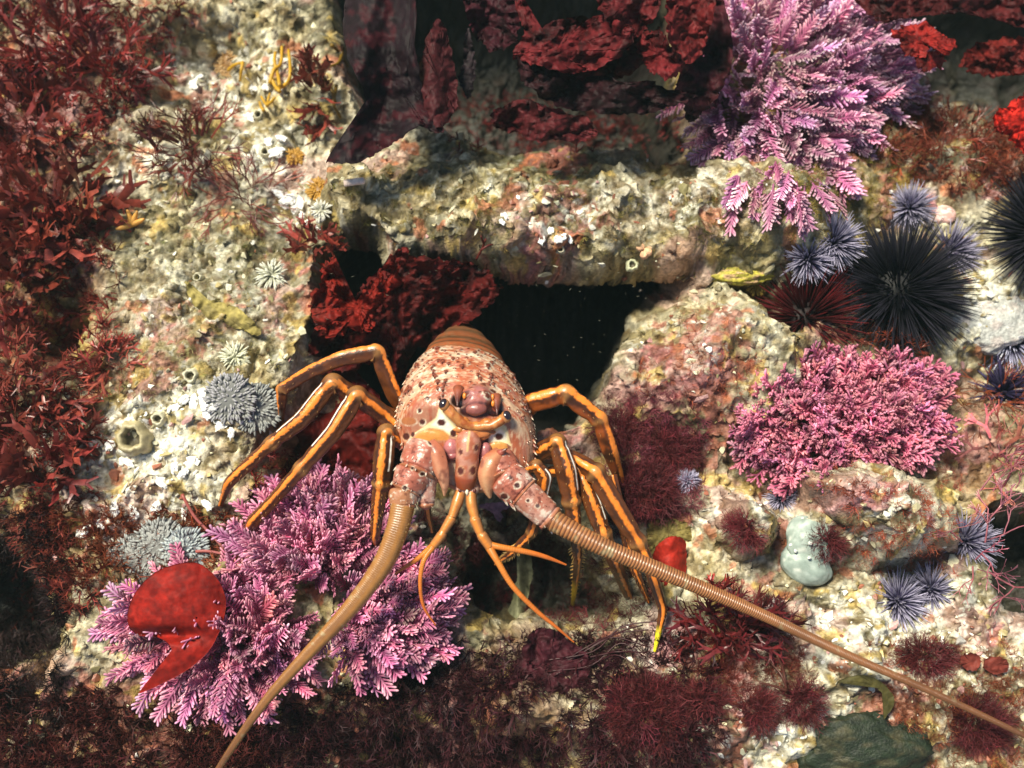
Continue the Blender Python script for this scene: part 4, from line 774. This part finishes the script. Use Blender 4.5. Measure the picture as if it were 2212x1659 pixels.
# push the tubercles out along the shell
nv = np.stack([np.sin(th)[None]*.8+0*f_c, 0*f_c, np.cos(th)[None]+0*f_c], -1); gx_, gy_, gh_ = surf(nv[..., 0]*gran, 0*gran, nv[..., 2]*gran)
V = fu(X0+gx_, Y0+gy_, H0+gh_)
mbL = MB(); mbL.add(V.reshape(-1, 3), grid_faces(len(ff), na, True)[:, ::-1], None, cc.reshape(-1, 3))
# surface height lookup in view offsets, for things standing on the face
SVx, SVy, SVh = Fx[:, ::2].ravel(), Fy[:, ::2].ravel(), H0[:, ::2].ravel()
def hs(x, y, rad=6):
    k = np.hypot(SVx-x, SVy-y) < rad; return SVh[k].max() if k.any() else 0.
def LP(x, y, dh=0., rad=6): return fu(x-OX, y-OY, hs(x, y, rad)+dh)
def LQ(x, y, h): return fu(x-OX, y-OY, h)
for q in range(46):
    sgn = 1 if q % 2 else -1; f = r2.uniform(-60, 150); a = sgn*r2.uniform(1.15, 1.62); wv, Hv, bv = np.interp(f, ff, wf), np.interp(f, ff, Hf), np.interp(f, ff, bf)
    s = wv*np.sign(math.sin(a))*abs(math.sin(a))**.92; u = bv*.3+(Hv-bv*.3)*abs(math.cos(a))**.85*np.sign(math.cos(a)); x, yv, h = surf(s, f, u)
    nx, ny, nh = surf(math.sin(a)*.6, 1., .2); cone(sp_mb, fu(x, yv, h), unit(nx*cr-ny*cu+nh*cb), r2.uniform(9, 15)*SC, r2.uniform(2.2, 3.6)*SC, (.40, .13, .07), (.80, .70, .52), 7)
mbL.v += sp_mb.v; mbL.c += sp_mb.c; mbL.f4 += [a+mbL.n for a in sp_mb.f4]; mbL.f3 += [a+mbL.n for a in sp_mb.f3]; mbL.n += sp_mb.n
# brow horns, nose mound, sockets
def lobe(x, y, rx, ry, rz, col, dh=0, bump=.08, seed=1, k=3, rot=0):
    an = math.radians(rot); A = [cr*math.cos(an)+cu*math.sin(an), -cr*math.sin(an)+cu*math.cos(an), cb]
    c1 = np.asarray(col, float); blob(mbL, LP(x, y, dh), np.array([rx, ry, rz])*SC, 0, k, axes=A, bump=bump, seed=seed, colf=lambda V, X: c1*np.exp(.35*fbm(V[:, 0]*4, V[:, 1]*4, V[:, 2]*4, 3, seed))[:, None])
lobe(1034, 880, 22, 14, 12, (.25, .075, .06), 4, .15)
pass
for (x, y, dx, dy) in ((997, 838, -2, 14), (1075, 855, 4, 14)):
    b = LP(x, y, -4); d = unit(-cu*.55+cb*.85+cr*dx*.02); cone(mbL, b, unit(d-cu*.35), 38*SC, 12*SC, (.30, .08, .04), (.07, .014, .009), 12, bend=cb*.3-cu*.25)
for (x, y) in ((1010, 853), (1069, 869), (1068, 856)): lobe(x, y, 4, 7, 5, (.70, .22, .03), 6, .05)
cone(mbL, LP(1033, 862, 1), unit(-cu*.6+cb), 14*SC, 4*SC, (.42, .16, .1), (.75, .62, .45), 8)
# orange eye band and face tissue
band = [(974, 877), (988, 893), (1006, 908), (1030, 916), (1056, 915), (1078, 908), (1092, 899)]
Pe, Re, _ = smooth_path(np.array([LP(x, y, 9) for x, y in band]), np.array([11, 11.5, 10, 9, 10, 11, 10.5])*SC, 8)
tube(mbL, Pe, Re, 16, rmod=lambda t, a: 1+.13*vnoise(t*14+0*a, a*1.2+0*t), colf=lambda t, a, V: mix(np.array([.34, .085, .018])*np.ones(a.shape+(3,)), np.array([.55, .22, .06]), sstep(-.2, .4, fbm(V[..., 0]*260, V[..., 1]*260, V[..., 2]*260, 3)+.2*np.cos(a))))
lobe(1030, 926, 40, 18, 12, (.48, .16, .045), 1, .35, 7, 4, -4); lobe(1018, 934, 17, 8, 11, (.55, .2, .08), 3, .2, 8); lobe(1048, 934, 15, 8, 10, (.5, .17, .06), 3, .2, 9); lobe(1002, 921, 12, 9, 10, (.5, .2, .05), 3, .2, 11)
for x, y in ((1006, 904), (1058, 908), (1034, 914)): lobe(x, y, 14, 9, 8, (.46, .15, .035), 6, .3, x)
# antennal sockets, purple pads, snout
lobe(983, 962, 17, 20, 14, (.36, .12, .12), 5, .08, 3, 3, 10); lobe(985, 977, 15, 10, 13, (.33, .10, .10), 6, .08, 4)
lobe(1052, 968, 13, 19, 12, (.36, .12, .12), 5, .08, 6, 3, -10); lobe(1050, 982, 12, 8, 11, (.33, .10, .10), 5, .08, 5)

hN = hs(1016, 985)+20
P = np.array([LP(1020, 930, 1), LQ(1018, 950, hN-3), LQ(1016, 975, hN), LQ(1015, 1000, hN-2), LQ(1013, 1022, hN-8), LQ(1012, 1040, hN-20)]); Pe, Re, _ = smooth_path(P, np.array([22, 27, 24, 24, 24, 21])*SC, 10)
def snc(t, a, V):
    c = mix(np.array([.36, .10, .048])*np.ones(t.shape+(3,)), np.array([.44, .20, .14]), sstep(-.3, .4, fbm(V[..., 0]*200, V[..., 1]*200, V[..., 2]*200, 3)))
    c = mix(c, np.array([.62, .42, .18]), (1-sstep(.0, .10, np.abs(a)))*(t < .35))
    for (tt, aa, rt, ra) in ((.28, -.75, .05, .25), (.36, .6, .045, .22), (.62, -.6, .07, .33), (.64, .55, .07, .33)):
        r = np.hypot((t-tt)/rt, (a-aa)/ra); c = mix(c, np.array([.50, .25, .14]), 1-sstep(1.15, 1.4, r)); c = mix(c, np.array([.09, .018, .012]), 1-sstep(.8, 1.1, r))
    return mix(c, np.array([.30, .06, .02]), sstep(.74, .78, t))
tube(mbL, Pe, Re, 40, .8, colf=snc)
hM = hN-22
for (x, y, rx, ry, c_) in ((1003, 1046, 13, 14, (.62, .34, .26)), (1026, 1046, 14, 14, (.66, .40, .30)), (1015, 1048, 5, 13, (.95, .88, .66))):
    blob(mbL, LQ(x, y, hM+(6 if rx == 5 else 0)), np.array([rx, ry, 12])*SC, c_, 3, bump=.12, seed=x)
for x in (1000, 1030): blob(mbL, LQ(x, 1050, hM+10), np.array([4, 5, 4])*SC, (.10, .02, .015), 2)
# ---- legs: stripe of orange along the camera side, dark brown flanks, a fine white line on one flank
ORG = np.array([.90, .25, .026]); DBR = np.array([.055, .016, .005]); MBR = np.array([.12, .034, .007])
def leg(pts, rads, stripe=0., sw=.42, white=None, flat=.75, speck=.5, tip=None, joints=(), base=MBR, n=80, bristle=False, soft=False):
    pts = list(pts); P = np.array([LQ(*p) if len(p) == 3 else g1(*p[:2])+cb*.004 for p in pts]); R = np.array(rads)*SC*.90
    Pe, Re, t = smooth_path(P, R, 40, chaikin=26); m = len(Pe); nseg = len(pts)-1
    js = np.array(list(joints))/nseg
    if len(js):
        d = np.min(np.abs(t[:, None]-js[None]), 1)*nseg; Re = Re*(1+.13*np.exp(-(d/.13)**2)-.10*np.exp(-((d-.22)/.10)**2))
    def cf(tt, a, V):
        nz = vnoise(V[..., 0]*520, V[..., 1]*520, V[..., 2]*520, 3); n_l = fbm(V[..., 0]*90, V[..., 1]*90, V[..., 2]*90, 3, 9)
        da = (a-stripe+np.pi) % (2*np.pi)-np.pi
        c = mix(base*np.ones(a.shape+(3,)), DBR, sstep(-.2, .4, n_l+.25*np.cos(a*2)))
        e = np.abs(da)+nz*speck*.28; w_ = sw*(.95+.4*n_l)
        c = mix(c, DBR*.8, (1-sstep(w_+.2, w_+.5, np.abs(da)))*.5)
        c = mix(c, ORG*(.9+.25*n_l)[..., None], 1-sstep(w_-.1, w_+.1, e))
        c = mix(c, DBR*.8, ((nz > .55) & (np.abs(da) > w_*.3) & (np.abs(da) < w_))*speck*1.)
        if white is not None:
            wa, w0, w1 = white; c = mix(c, np.array([.92, .88, .78]), (np.abs(a-wa) < .13)*(tt > w0)*(tt < w1))
        if tip is not None: c = mix(c, np.array(tip), sstep(.90, .95, tt))
        for j_ in js: c = mix(c, np.array([.34, .16, .045]), np.exp(-((tt-j_)*nseg/.09)**2)*.6)
        return c
    for k in range(46):
        i = int(rng.uniform(.3, .97)*(m-2))+1; T = unit(Pe[i+1]-Pe[i-1]); S = unit(np.cross(T, cb)); a_ = rng.uniform(-1.9, 1.9); nd = S*math.sin(a_)+cb*math.cos(a_)
        cone(mbL, Pe[i]+nd*Re[i]*.85, unit(nd*.6+T*.9), rng.uniform(3, 6.5)*SC, .75*SC, (.32, .13, .03), (.58, .36, .12), 4)
    tube(mbL, Pe, Re, n, flat, colf=cf, rmod=lambda t_, a: 1+.09*np.cos((a-stripe)*3)+.03*np.cos(a*5)+.02*vnoise(t_*60, a*3))
    if bristle:
        for k in np.linspace(.78, .97, 16):
            i = int(k*(m-1)); T = unit(Pe[i+1]-Pe[i-1]); S = unit(np.cross(T, cb))
            for s_ in (-1, 1): cone(mbL, Pe[i]+S*s_*Re[i]*.7, unit(S*s_*.8+T*.8+rng.normal(0, .2, 3)), Re[i]*1.3, Re[i]*.32, (.45, .22, .05), (.65, .42, .12), 5)
# left side
leg([(880, 900, -30), (848, 850, 5), (815, 757, 35), (738, 772, 40), (668, 800, 22), (598, 840, -10), (592, 880, -35), (610, 925)], [20, 19, 20, 18, 15, 15, 10, 5], .75, .34, None, joints=(2, 5), speck=.7)
leg([(890, 920, 0), (800, 880, 10), (722, 822, 55), (655, 905, 55), (588, 955, 40), (485, 1045, 10), (478, 1090)], [20, 20, 23, 21, 17, 14, 6], .15, .36, (.95, .36, .62), joints=(2, 4), speck=.8)
leg([(890, 950, 20), (830, 895, 30), (777, 850, 75), (728, 930, 80), (655, 1010, 66), (592, 1078, 40), (540, 1130, 20), (520, 1190)], [22, 22, 24, 21, 18, 15, 17, 6], .2, .30, (.98, .31, .50), joints=(2, 4), speck=.35)
leg([(880, 960, 60), (842, 930, 96), (836, 990, 100), (830, 1040, 90), (820, 1100, 70), (812, 1160, 50), (822, 1200)], [16, 22, 25, 21, 16, 12, 5], .1, .28, (-.85, .17, .40), joints=(1, 3), speck=.5)
leg([(905, 1010, 70), (925, 1060, 75), (928, 1110, 60), (935, 1150, 40)], [10, 9, 8, 4], 0, .6, None, speck=.2, base=MBR)
# right side
leg([(1120, 900, 0), (1150, 868, 22), (1225, 848, 45), (1300, 905, 30), (1325, 975, 5), (1340, 1040)], [24, 24, 24, 20, 20, 12], -.55, .40, None, joints=(2, 3), speck=.5, base=np.array([.24, .055, .010]))
leg([(1130, 1010, 40), (1150, 985, 50), (1205, 950, 88), (1224, 1010, 92), (1236, 1080, 80), (1246, 1150, 60), (1252, 1215, 30), (1237, 1305)], [20, 22, 22, 26, 22, 14, 11, 5], -.25, .26, (-.95, .30, .52), joints=(2, 4), speck=.7, bristle=True, tip=(.8, .55, .03))
leg([(1150, 990, 20), (1235, 985, 55), (1285, 1015, 85), (1330, 1090, 80), (1380, 1170, 60), (1410, 1235, 40), (1437, 1320, 35), (1413, 1405)], [14, 18, 24, 24, 21, 15, 11, 4], -.1, .34, None, joints=(2, 4), speck=.3, tip=(.85, .75, .03), soft=False)
leg([(1190, 1020, 30), (1250, 1010, 62), (1280, 1080, 70), (1305, 1150, 62), (1335, 1225, 35), (1358, 1285)], [13, 19, 23, 20, 16, 13], -.1, .27, (-.95, .25, .52), joints=(1, 3), speck=.7)
leg([(1110, 1020, 80), (1160, 1000, 105), (1178, 1025, 105), (1168, 1080, 85), (1150, 1150, 55), (1110, 1195, 30), (1070, 1225, 10)], [12, 15, 18, 16, 13, 10, 3], .0, .30, (-.9, .25, .45), joints=(1, 4), speck=.8, bristle=True)
leg([(1330, 1030, -10), (1355, 1140, 0), (1375, 1230, 0), (1400, 1300)], [12, 14, 12, 5], .0, .2, None, speck=.5)
lob = empty('spiny_lobster', g1(1000, 1000), 'orange and brown spiny lobster climbing out of the crevice with long antennae spread', 'lobster')
mbL.build('body', M['shell'], lob)
# eyes
for (x, y, dx) in ((969, 871, -1), (1096, 896, 1)):
    mb = MB(); c = LP(x, y, 13); A = None
    def ec(V, X):
        k = V@np.array([dx*.55, .55, .75]); return mix(np.array([.42, .17, .05]), np.array([.016, .008, .012]), sstep(.48, .56, k))
    blob(mb, c, np.array([11.5, 13, 11.5])*SC, 0, 4, colf=ec); mb.build('eye', M['eye'], lob)
# antennae: spiny base segments and ringed flagella
def peduncle(segs, pts_spots, spn):
    mb = MB()
    for q_, (a, b, ra, rb, col) in enumerate(segs):
        P0, P1 = LQ(*a), LQ(*b); t = np.linspace(0, 1, 90); R = (ra+(rb-ra)*t)*(1+.09*np.sin(t*math.pi)-.12*np.exp(-((t-.86)/.03)**2)+.05*np.exp(-((t-.93)/.03)**2))*SC; R *= 1-.3*np.exp(-t/.04)-.2*np.exp(-(1-t)/.03)
        ax = unit(P1-P0)
        def cf(tt, an, V, col=col, P0=P0):
            n_ = fbm(V[..., 0]*190, V[..., 1]*190, V[..., 2]*190, 5, 8, .6); n2_ = fbm(V[..., 0]*60, V[..., 1]*60, V[..., 2]*60, 4, 12); n3_ = vnoise(V[..., 0]*500, V[..., 1]*500, V[..., 2]*500, 13)
            c = mix(np.array(col)*np.ones(an.shape+(3,)), np.array([.50, .28, .22]), sstep(-.2, .35, n2_)*.8); c = mix(c, np.array([.66, .56, .46]), sstep(.08, .3, n_+.3*n2_)*.75)
            c = mix(c, np.array([.12, .025, .015]), sstep(.22, .4, -n_)*.8); c = mix(c, np.array([.34, .12, .05]), sstep(.86, .90, tt)*.85)
            for (x, y, h, r_) in pts_spots:
                D_ = V-LQ(x, y, h); rr = np.hypot(D_@cr, (D_@cu)*1.1)/(r_*SC)*(1+.15*n3_); fr = (V-P0)@cb > (LQ(x, y, h)-P0)@cb-.75*r_*SC-.006
                c = mix(c, np.array([.60, .50, .38]), (1-sstep(1.15, 1.5, rr))*fr*sstep(-.4, .3, n_+(D_@cu < 0)*.3)); c = mix(c, np.array([.05, .010, .007]), (1-sstep(.75, 1.02, rr))*fr)
            return c
        tube(mb, P0+ax*np.linalg.norm(P1-P0)*t[:, None], R, 96, .9, colf=cf, rmod=lambda t_, a_, q_=q_: 1+.05*fbm(t_*5+q_*7, np.sin(a_)*2.2, np.cos(a_)*2.2, 4, 21)+.03*np.cos(a_*4))
        for q in range(spn):
            tq = r2.uniform(.1, .95); an = r2.uniform(-1.9, 1.9); S = unit(np.cross(ax, cb)); U = unit(np.cross(S, ax)); nn = S*math.sin(an)+U*math.cos(an)*.9; rr = (ra+(rb-ra)*tq)*SC; k_ = r2.uniform(.6, 1.5) if abs(an) < 1.2 else r2.uniform(1.2, 2.2)
            cone(mb, P0+(P1-P0)*tq+nn*rr*.97, unit(nn*.8+ax*1.1), rr*.16*k_, rr*.07*k_, (.26, .06, .035), (.72, .64, .50) if q % 3 else (.08, .02, .012), 6, bend=ax*.4)
    return mb
def flap(mb, pts, rads, c1, c2):
    Pe, Re, t = smooth_path(np.array([LQ(*p) for p in pts]), np.array(rads)*SC, 14)
    tube(mb, Pe, Re, 36, .6, colf=lambda tt, a, V: mix(mix(np.array(c1)*np.ones(a.shape+(3,)), np.array(c2), sstep(.2, 1, tt)*.7+.5*np.exp(-((a-.3)/.35)**2)), np.array([.12, .025, .015]), sstep(.1, .4, fbm(V[..., 0]*150, V[..., 1]*150, V[..., 2]*150, 4, 31))*.6), rmod=lambda t_, a_: 1+.10*np.cos(a_*2+.5)+.05*np.cos(a_*5))
HP = hs(940, 975)+12
RS = (.36, .105, .065)
mb = peduncle([((935, 955, HP-10), (910, 1015, HP+12), 42, 37, RS), ((908, 1008, HP+12), (888, 1050, HP+20), 36, 29, RS), ((928, 1015, HP+2), (930, 1085, HP+2), 24, 15, RS), ((884, 1042, HP+22), (884, 1082, HP+24), 27, 25, (.36, .15, .07))],
              [(890, 1040, HP+45, 5.5), (925, 1012, HP+46, 5), (905, 1000, HP+50, 4), (955, 1042, HP+25, 6), (943, 947, HP+26, 8)], 22)
flap(mb, [(938, 950, HP+14), (952, 972, HP+24), (963, 1005, HP+26), (969, 1035, HP+20), (968, 1060, HP+10)], [14, 20, 17, 10, 2], (.38, .11, .055), (.56, .28, .16))
cone(mb, LQ(950, 985, HP+25), unit(cr*.8+cu*.4+cb*.5), 22*SC, 8*SC, (.4, .1, .06), (.08, .02, .012), 8)
anL = mb.build('antenna', M['shell'], lob)
HR = hs(1080, 990)+14
mb = peduncle([((1072, 975, HP-8), (1092, 1025, HR+12), 34, 36, RS), ((1088, 1015, HR+12), (1135, 1056, HR+18), 37, 34, RS), ((1125, 1048, HR+20), (1192, 1108, HR+24), 31, 26, (.38, .14, .09))],
              [(1118, 1034, HR+52, 6.5), (1092, 1058, HR+45, 8), (1105, 1018, HR+50, 4.5), (1140, 1065, HR+50, 4), (1160, 1076, HR+50, 5)], 24)
flap(mb, [(1085, 972, HR+10), (1068, 990, HR+24), (1058, 1015, HR+27), (1058, 1042, HR+20), (1063, 1064, HR+10)], [18, 25, 22, 13, 3], (.40, .12, .055), (.60, .32, .16))
cone(mb, LQ(1082, 972, HR+20), unit(cr*.7+cu*.5+cb*.5), 24*SC, 9*SC, (.36, .08, .05), (.08, .02, .012), 8)
cone(mb, LQ(1185, 1118, HR+10), unit(-cu+cr*.3), 22*SC, 7*SC, (.7, .55, .45), (.9, .8, .7), 8)
anR = mb.build('antenna', M['shell'], lob)
def flag(pts, rads, parent, nring, c1, c2, groove=False, sub=60, ringamp=.035):
    P = np.array([LQ(*p) for p in pts]); Pe, Re, t = smooth_path(P, np.array(rads)*SC*1.05, sub); mb = MB()
    L = np.concatenate([[0], np.cumsum(np.linalg.norm(np.diff(Pe, axis=0), axis=1))]); L /= L[-1]; tg = np.linspace(0, 1, 4200); Pe = np.stack([np.interp(tg, L, Pe[:, k]) for k in range(3)], 1); Re = np.interp(tg, L, Re)
    # rings get closer as the whip thins
    phs = np.cumsum(1/Re); phs = phs/phs[-1]*nring*2*math.pi
    def cf(tt, a, V):
        w = np.sin(phs)[:, None]+0*a; n_ = vnoise(V[..., 0]*400, V[..., 1]*400, V[..., 2]*400, 4)
        c = mix(np.asarray(c1, float)*np.ones(a.shape+(3,)), np.asarray(c2, float), sstep(.3, .85, w)*(1-.55*sstep(.5, 1, tt)) if not groove else sstep(.4, .9, n_)*.4)
        if groove: c = mix(c, np.array([.16, .065, .02]), np.exp(-((a-.15)/.2)**2)*.85)
        c = mix(c, np.array([.15, .06, .022]), np.clip(fbm(V[..., 0]*28, V[..., 1]*28, V[..., 2]*28, 4, 17)*1.6, 0, .55)); c = mix(c, np.array([.40, .36, .2]), sstep(.35, .6, fbm(V[..., 0]*130, V[..., 1]*130, V[..., 2]*130, 3, 18))*.5)
        return mix(c, np.array([.10, .036, .014]), sstep(.3, .9, tt)*.85)
    Re2 = Re*(1-ringamp*(.5+.5*np.sin(phs)))*(1+.05*fbm(tg*14, tg*0+nring, o=4, seed=3))
    for k in range(420):
        i = int(rng.uniform(.01, .8)*4100); T = unit(Pe[i+2]-Pe[i]); S = unit(np.cross(T, cb)); a_ = rng.choice([-1, 1])*rng.uniform(.9, 1.7); nd = S*math.sin(a_)+cb*math.cos(a_)
        cone(mb, Pe[i]+nd*Re2[i]*.9, unit(nd*.5+T), Re2[i]*rng.uniform(.2, .42), Re2[i]*.05, (.22, .10, .03), (.42, .26, .10), 4)
    tube(mb, Pe, Re2, 20, colf=cf, rmod=(lambda t_, a: 1-.16*np.exp(-(((a+np.pi) % (2*np.pi)-np.pi-.15)/.22)**2)) if groove else None); return mb.build('flagellum', M['smooth'], parent)
flag([(884, 1078, HP+26), (872, 1130, HP+34), (842, 1200, HP+36), (775, 1290, HP+34), (700, 1370, HP+30), (610, 1470, HP+22), (540, 1565, HP+12), (478, 1665, HP), (420, 1800, HP-20)], [23, 22, 20, 17, 13, 9.5, 7.5, 6, 4], anL, 420, (.33, .145, .038), (.20, .08, .02), True, ringamp=.012)
flag([(1192, 1108, HR+26), (1230, 1128, HR+36), (1300, 1163, HR+42), (1440, 1222, HR+36), (1600, 1292, HR+26), (1800, 1388, HR+10), (2000, 1478, HR-10), (2212, 1582, HR-30), (2400, 1690, HR-50)], [22, 20, 18.5, 15.5, 12, 9, 6.8, 5, 4], anR, 430, (.35, .145, .05), (.11, .032, .012), ringamp=.07)
# antennules
AO = (.60, .20, .028); AD = (.48, .09, .01)
def antennule(base, branches):
    mb = MB(); P = np.array([LQ(*p[:3]) for p in base]); R = np.array([p[3] for p in base])*SC; Pe, Re, t = smooth_path(P, R, 14)
    tube(mb, Pe, Re, 16, colf=lambda tt, a, V: mix(mix(np.array([.36, .15, .05]), np.array(AO), sstep(.8, .2, np.abs(a-.2))), np.array([.36, .12, .03]), np.exp(-((tt*len(base) % 1-.5)/.06)**2)*.5))
    root = mb.build('antennule', M['smooth'], lob)
    for br in branches:
        mb2 = MB(); P = np.array([LQ(*p[:3]) for p in br]); R = np.array([p[3] for p in br])*SC; Pe, Re, t = smooth_path(P, R, 60)
        tube(mb2, Pe, Re*(1-.06*(np.arange(len(Re)) % 5 == 0)), 10, colf=lambda tt, a, V: mix(np.array(AO)*np.ones(a.shape+(3,)), np.array(AD), np.clip(sstep(.1, .9, tt)*.7+.5*(((tt*len(Re)) % 5) < 1.2), 0, 1))); mb2.build('branch', M['smooth'], root)
antennule([(1001, 1052, hM, 11), (994, 1075, hM+6, 12), (984, 1103, hM+12, 9), (982, 1108, hM+13, 11), (966, 1134, hM+16, 8.5), (962, 1142, hM+16, 10.5), (945, 1164, hM+14, 9)],
          [[(948, 1160, hM+14, 7), (915, 1190, hM+6, 6), (890, 1208, hM-5, 4.5), (862, 1228, hM-18, 2)], [(944, 1166, hM+15, 7), (925, 1196, hM+18, 5.5), (918, 1240, hM+16, 4.5), (924, 1290, hM+8, 3.5), (948, 1333, hM-5, 1.6)]])
antennule([(1023, 1052, hM, 11), (1024, 1078, hM+6, 12), (1031, 1105, hM+12, 9.5), (1032, 1111, hM+13, 12), (1043, 1138, hM+16, 9), (1047, 1144, hM+16, 11.5), (1062, 1166, hM+14, 10)],
          [[(1058, 1160, hM+14, 7.5), (1080, 1166, hM+14, 7), (1140, 1178, hM+8, 6), (1180, 1190, hM, 5), (1222, 1208, hM-12, 2)], [(1060, 1166, hM+14, 9), (1078, 1195, hM+20, 7), (1110, 1247, hM+20, 6), (1160, 1300, hM+12, 5), (1200, 1335, hM+2, 3.5), (1238, 1370, hM-10, 1.6)]])

# ------------------------------------------------------------------ the water itself: an even, thin haze
bpy.ops.mesh.primitive_cube_add(size=1, location=(0, 0, .3)); hzo = bpy.context.object; hzo.name = 'haze'; hzo.scale = (5.2, 5.2, 3.4); hzo['kind'] = 'stuff'; hzo['label'] = 'thin blue green sea water haze over the whole reef'
hm = bpy.data.materials.new('water_haze'); hm.use_nodes = True; t = hm.node_tree; t.nodes.remove(t.nodes['Principled BSDF']); pv = t.nodes.new('ShaderNodeVolumePrincipled')
pv.inputs['Color'].default_value = (.50, .74, .72, 1); pv.inputs['Density'].default_value = .018; pv.inputs['Anisotropy'].default_value = .2
t.links.new(pv.outputs[0], t.nodes['Material Output'].inputs['Volume']); hzo.data.materials.append(hm)
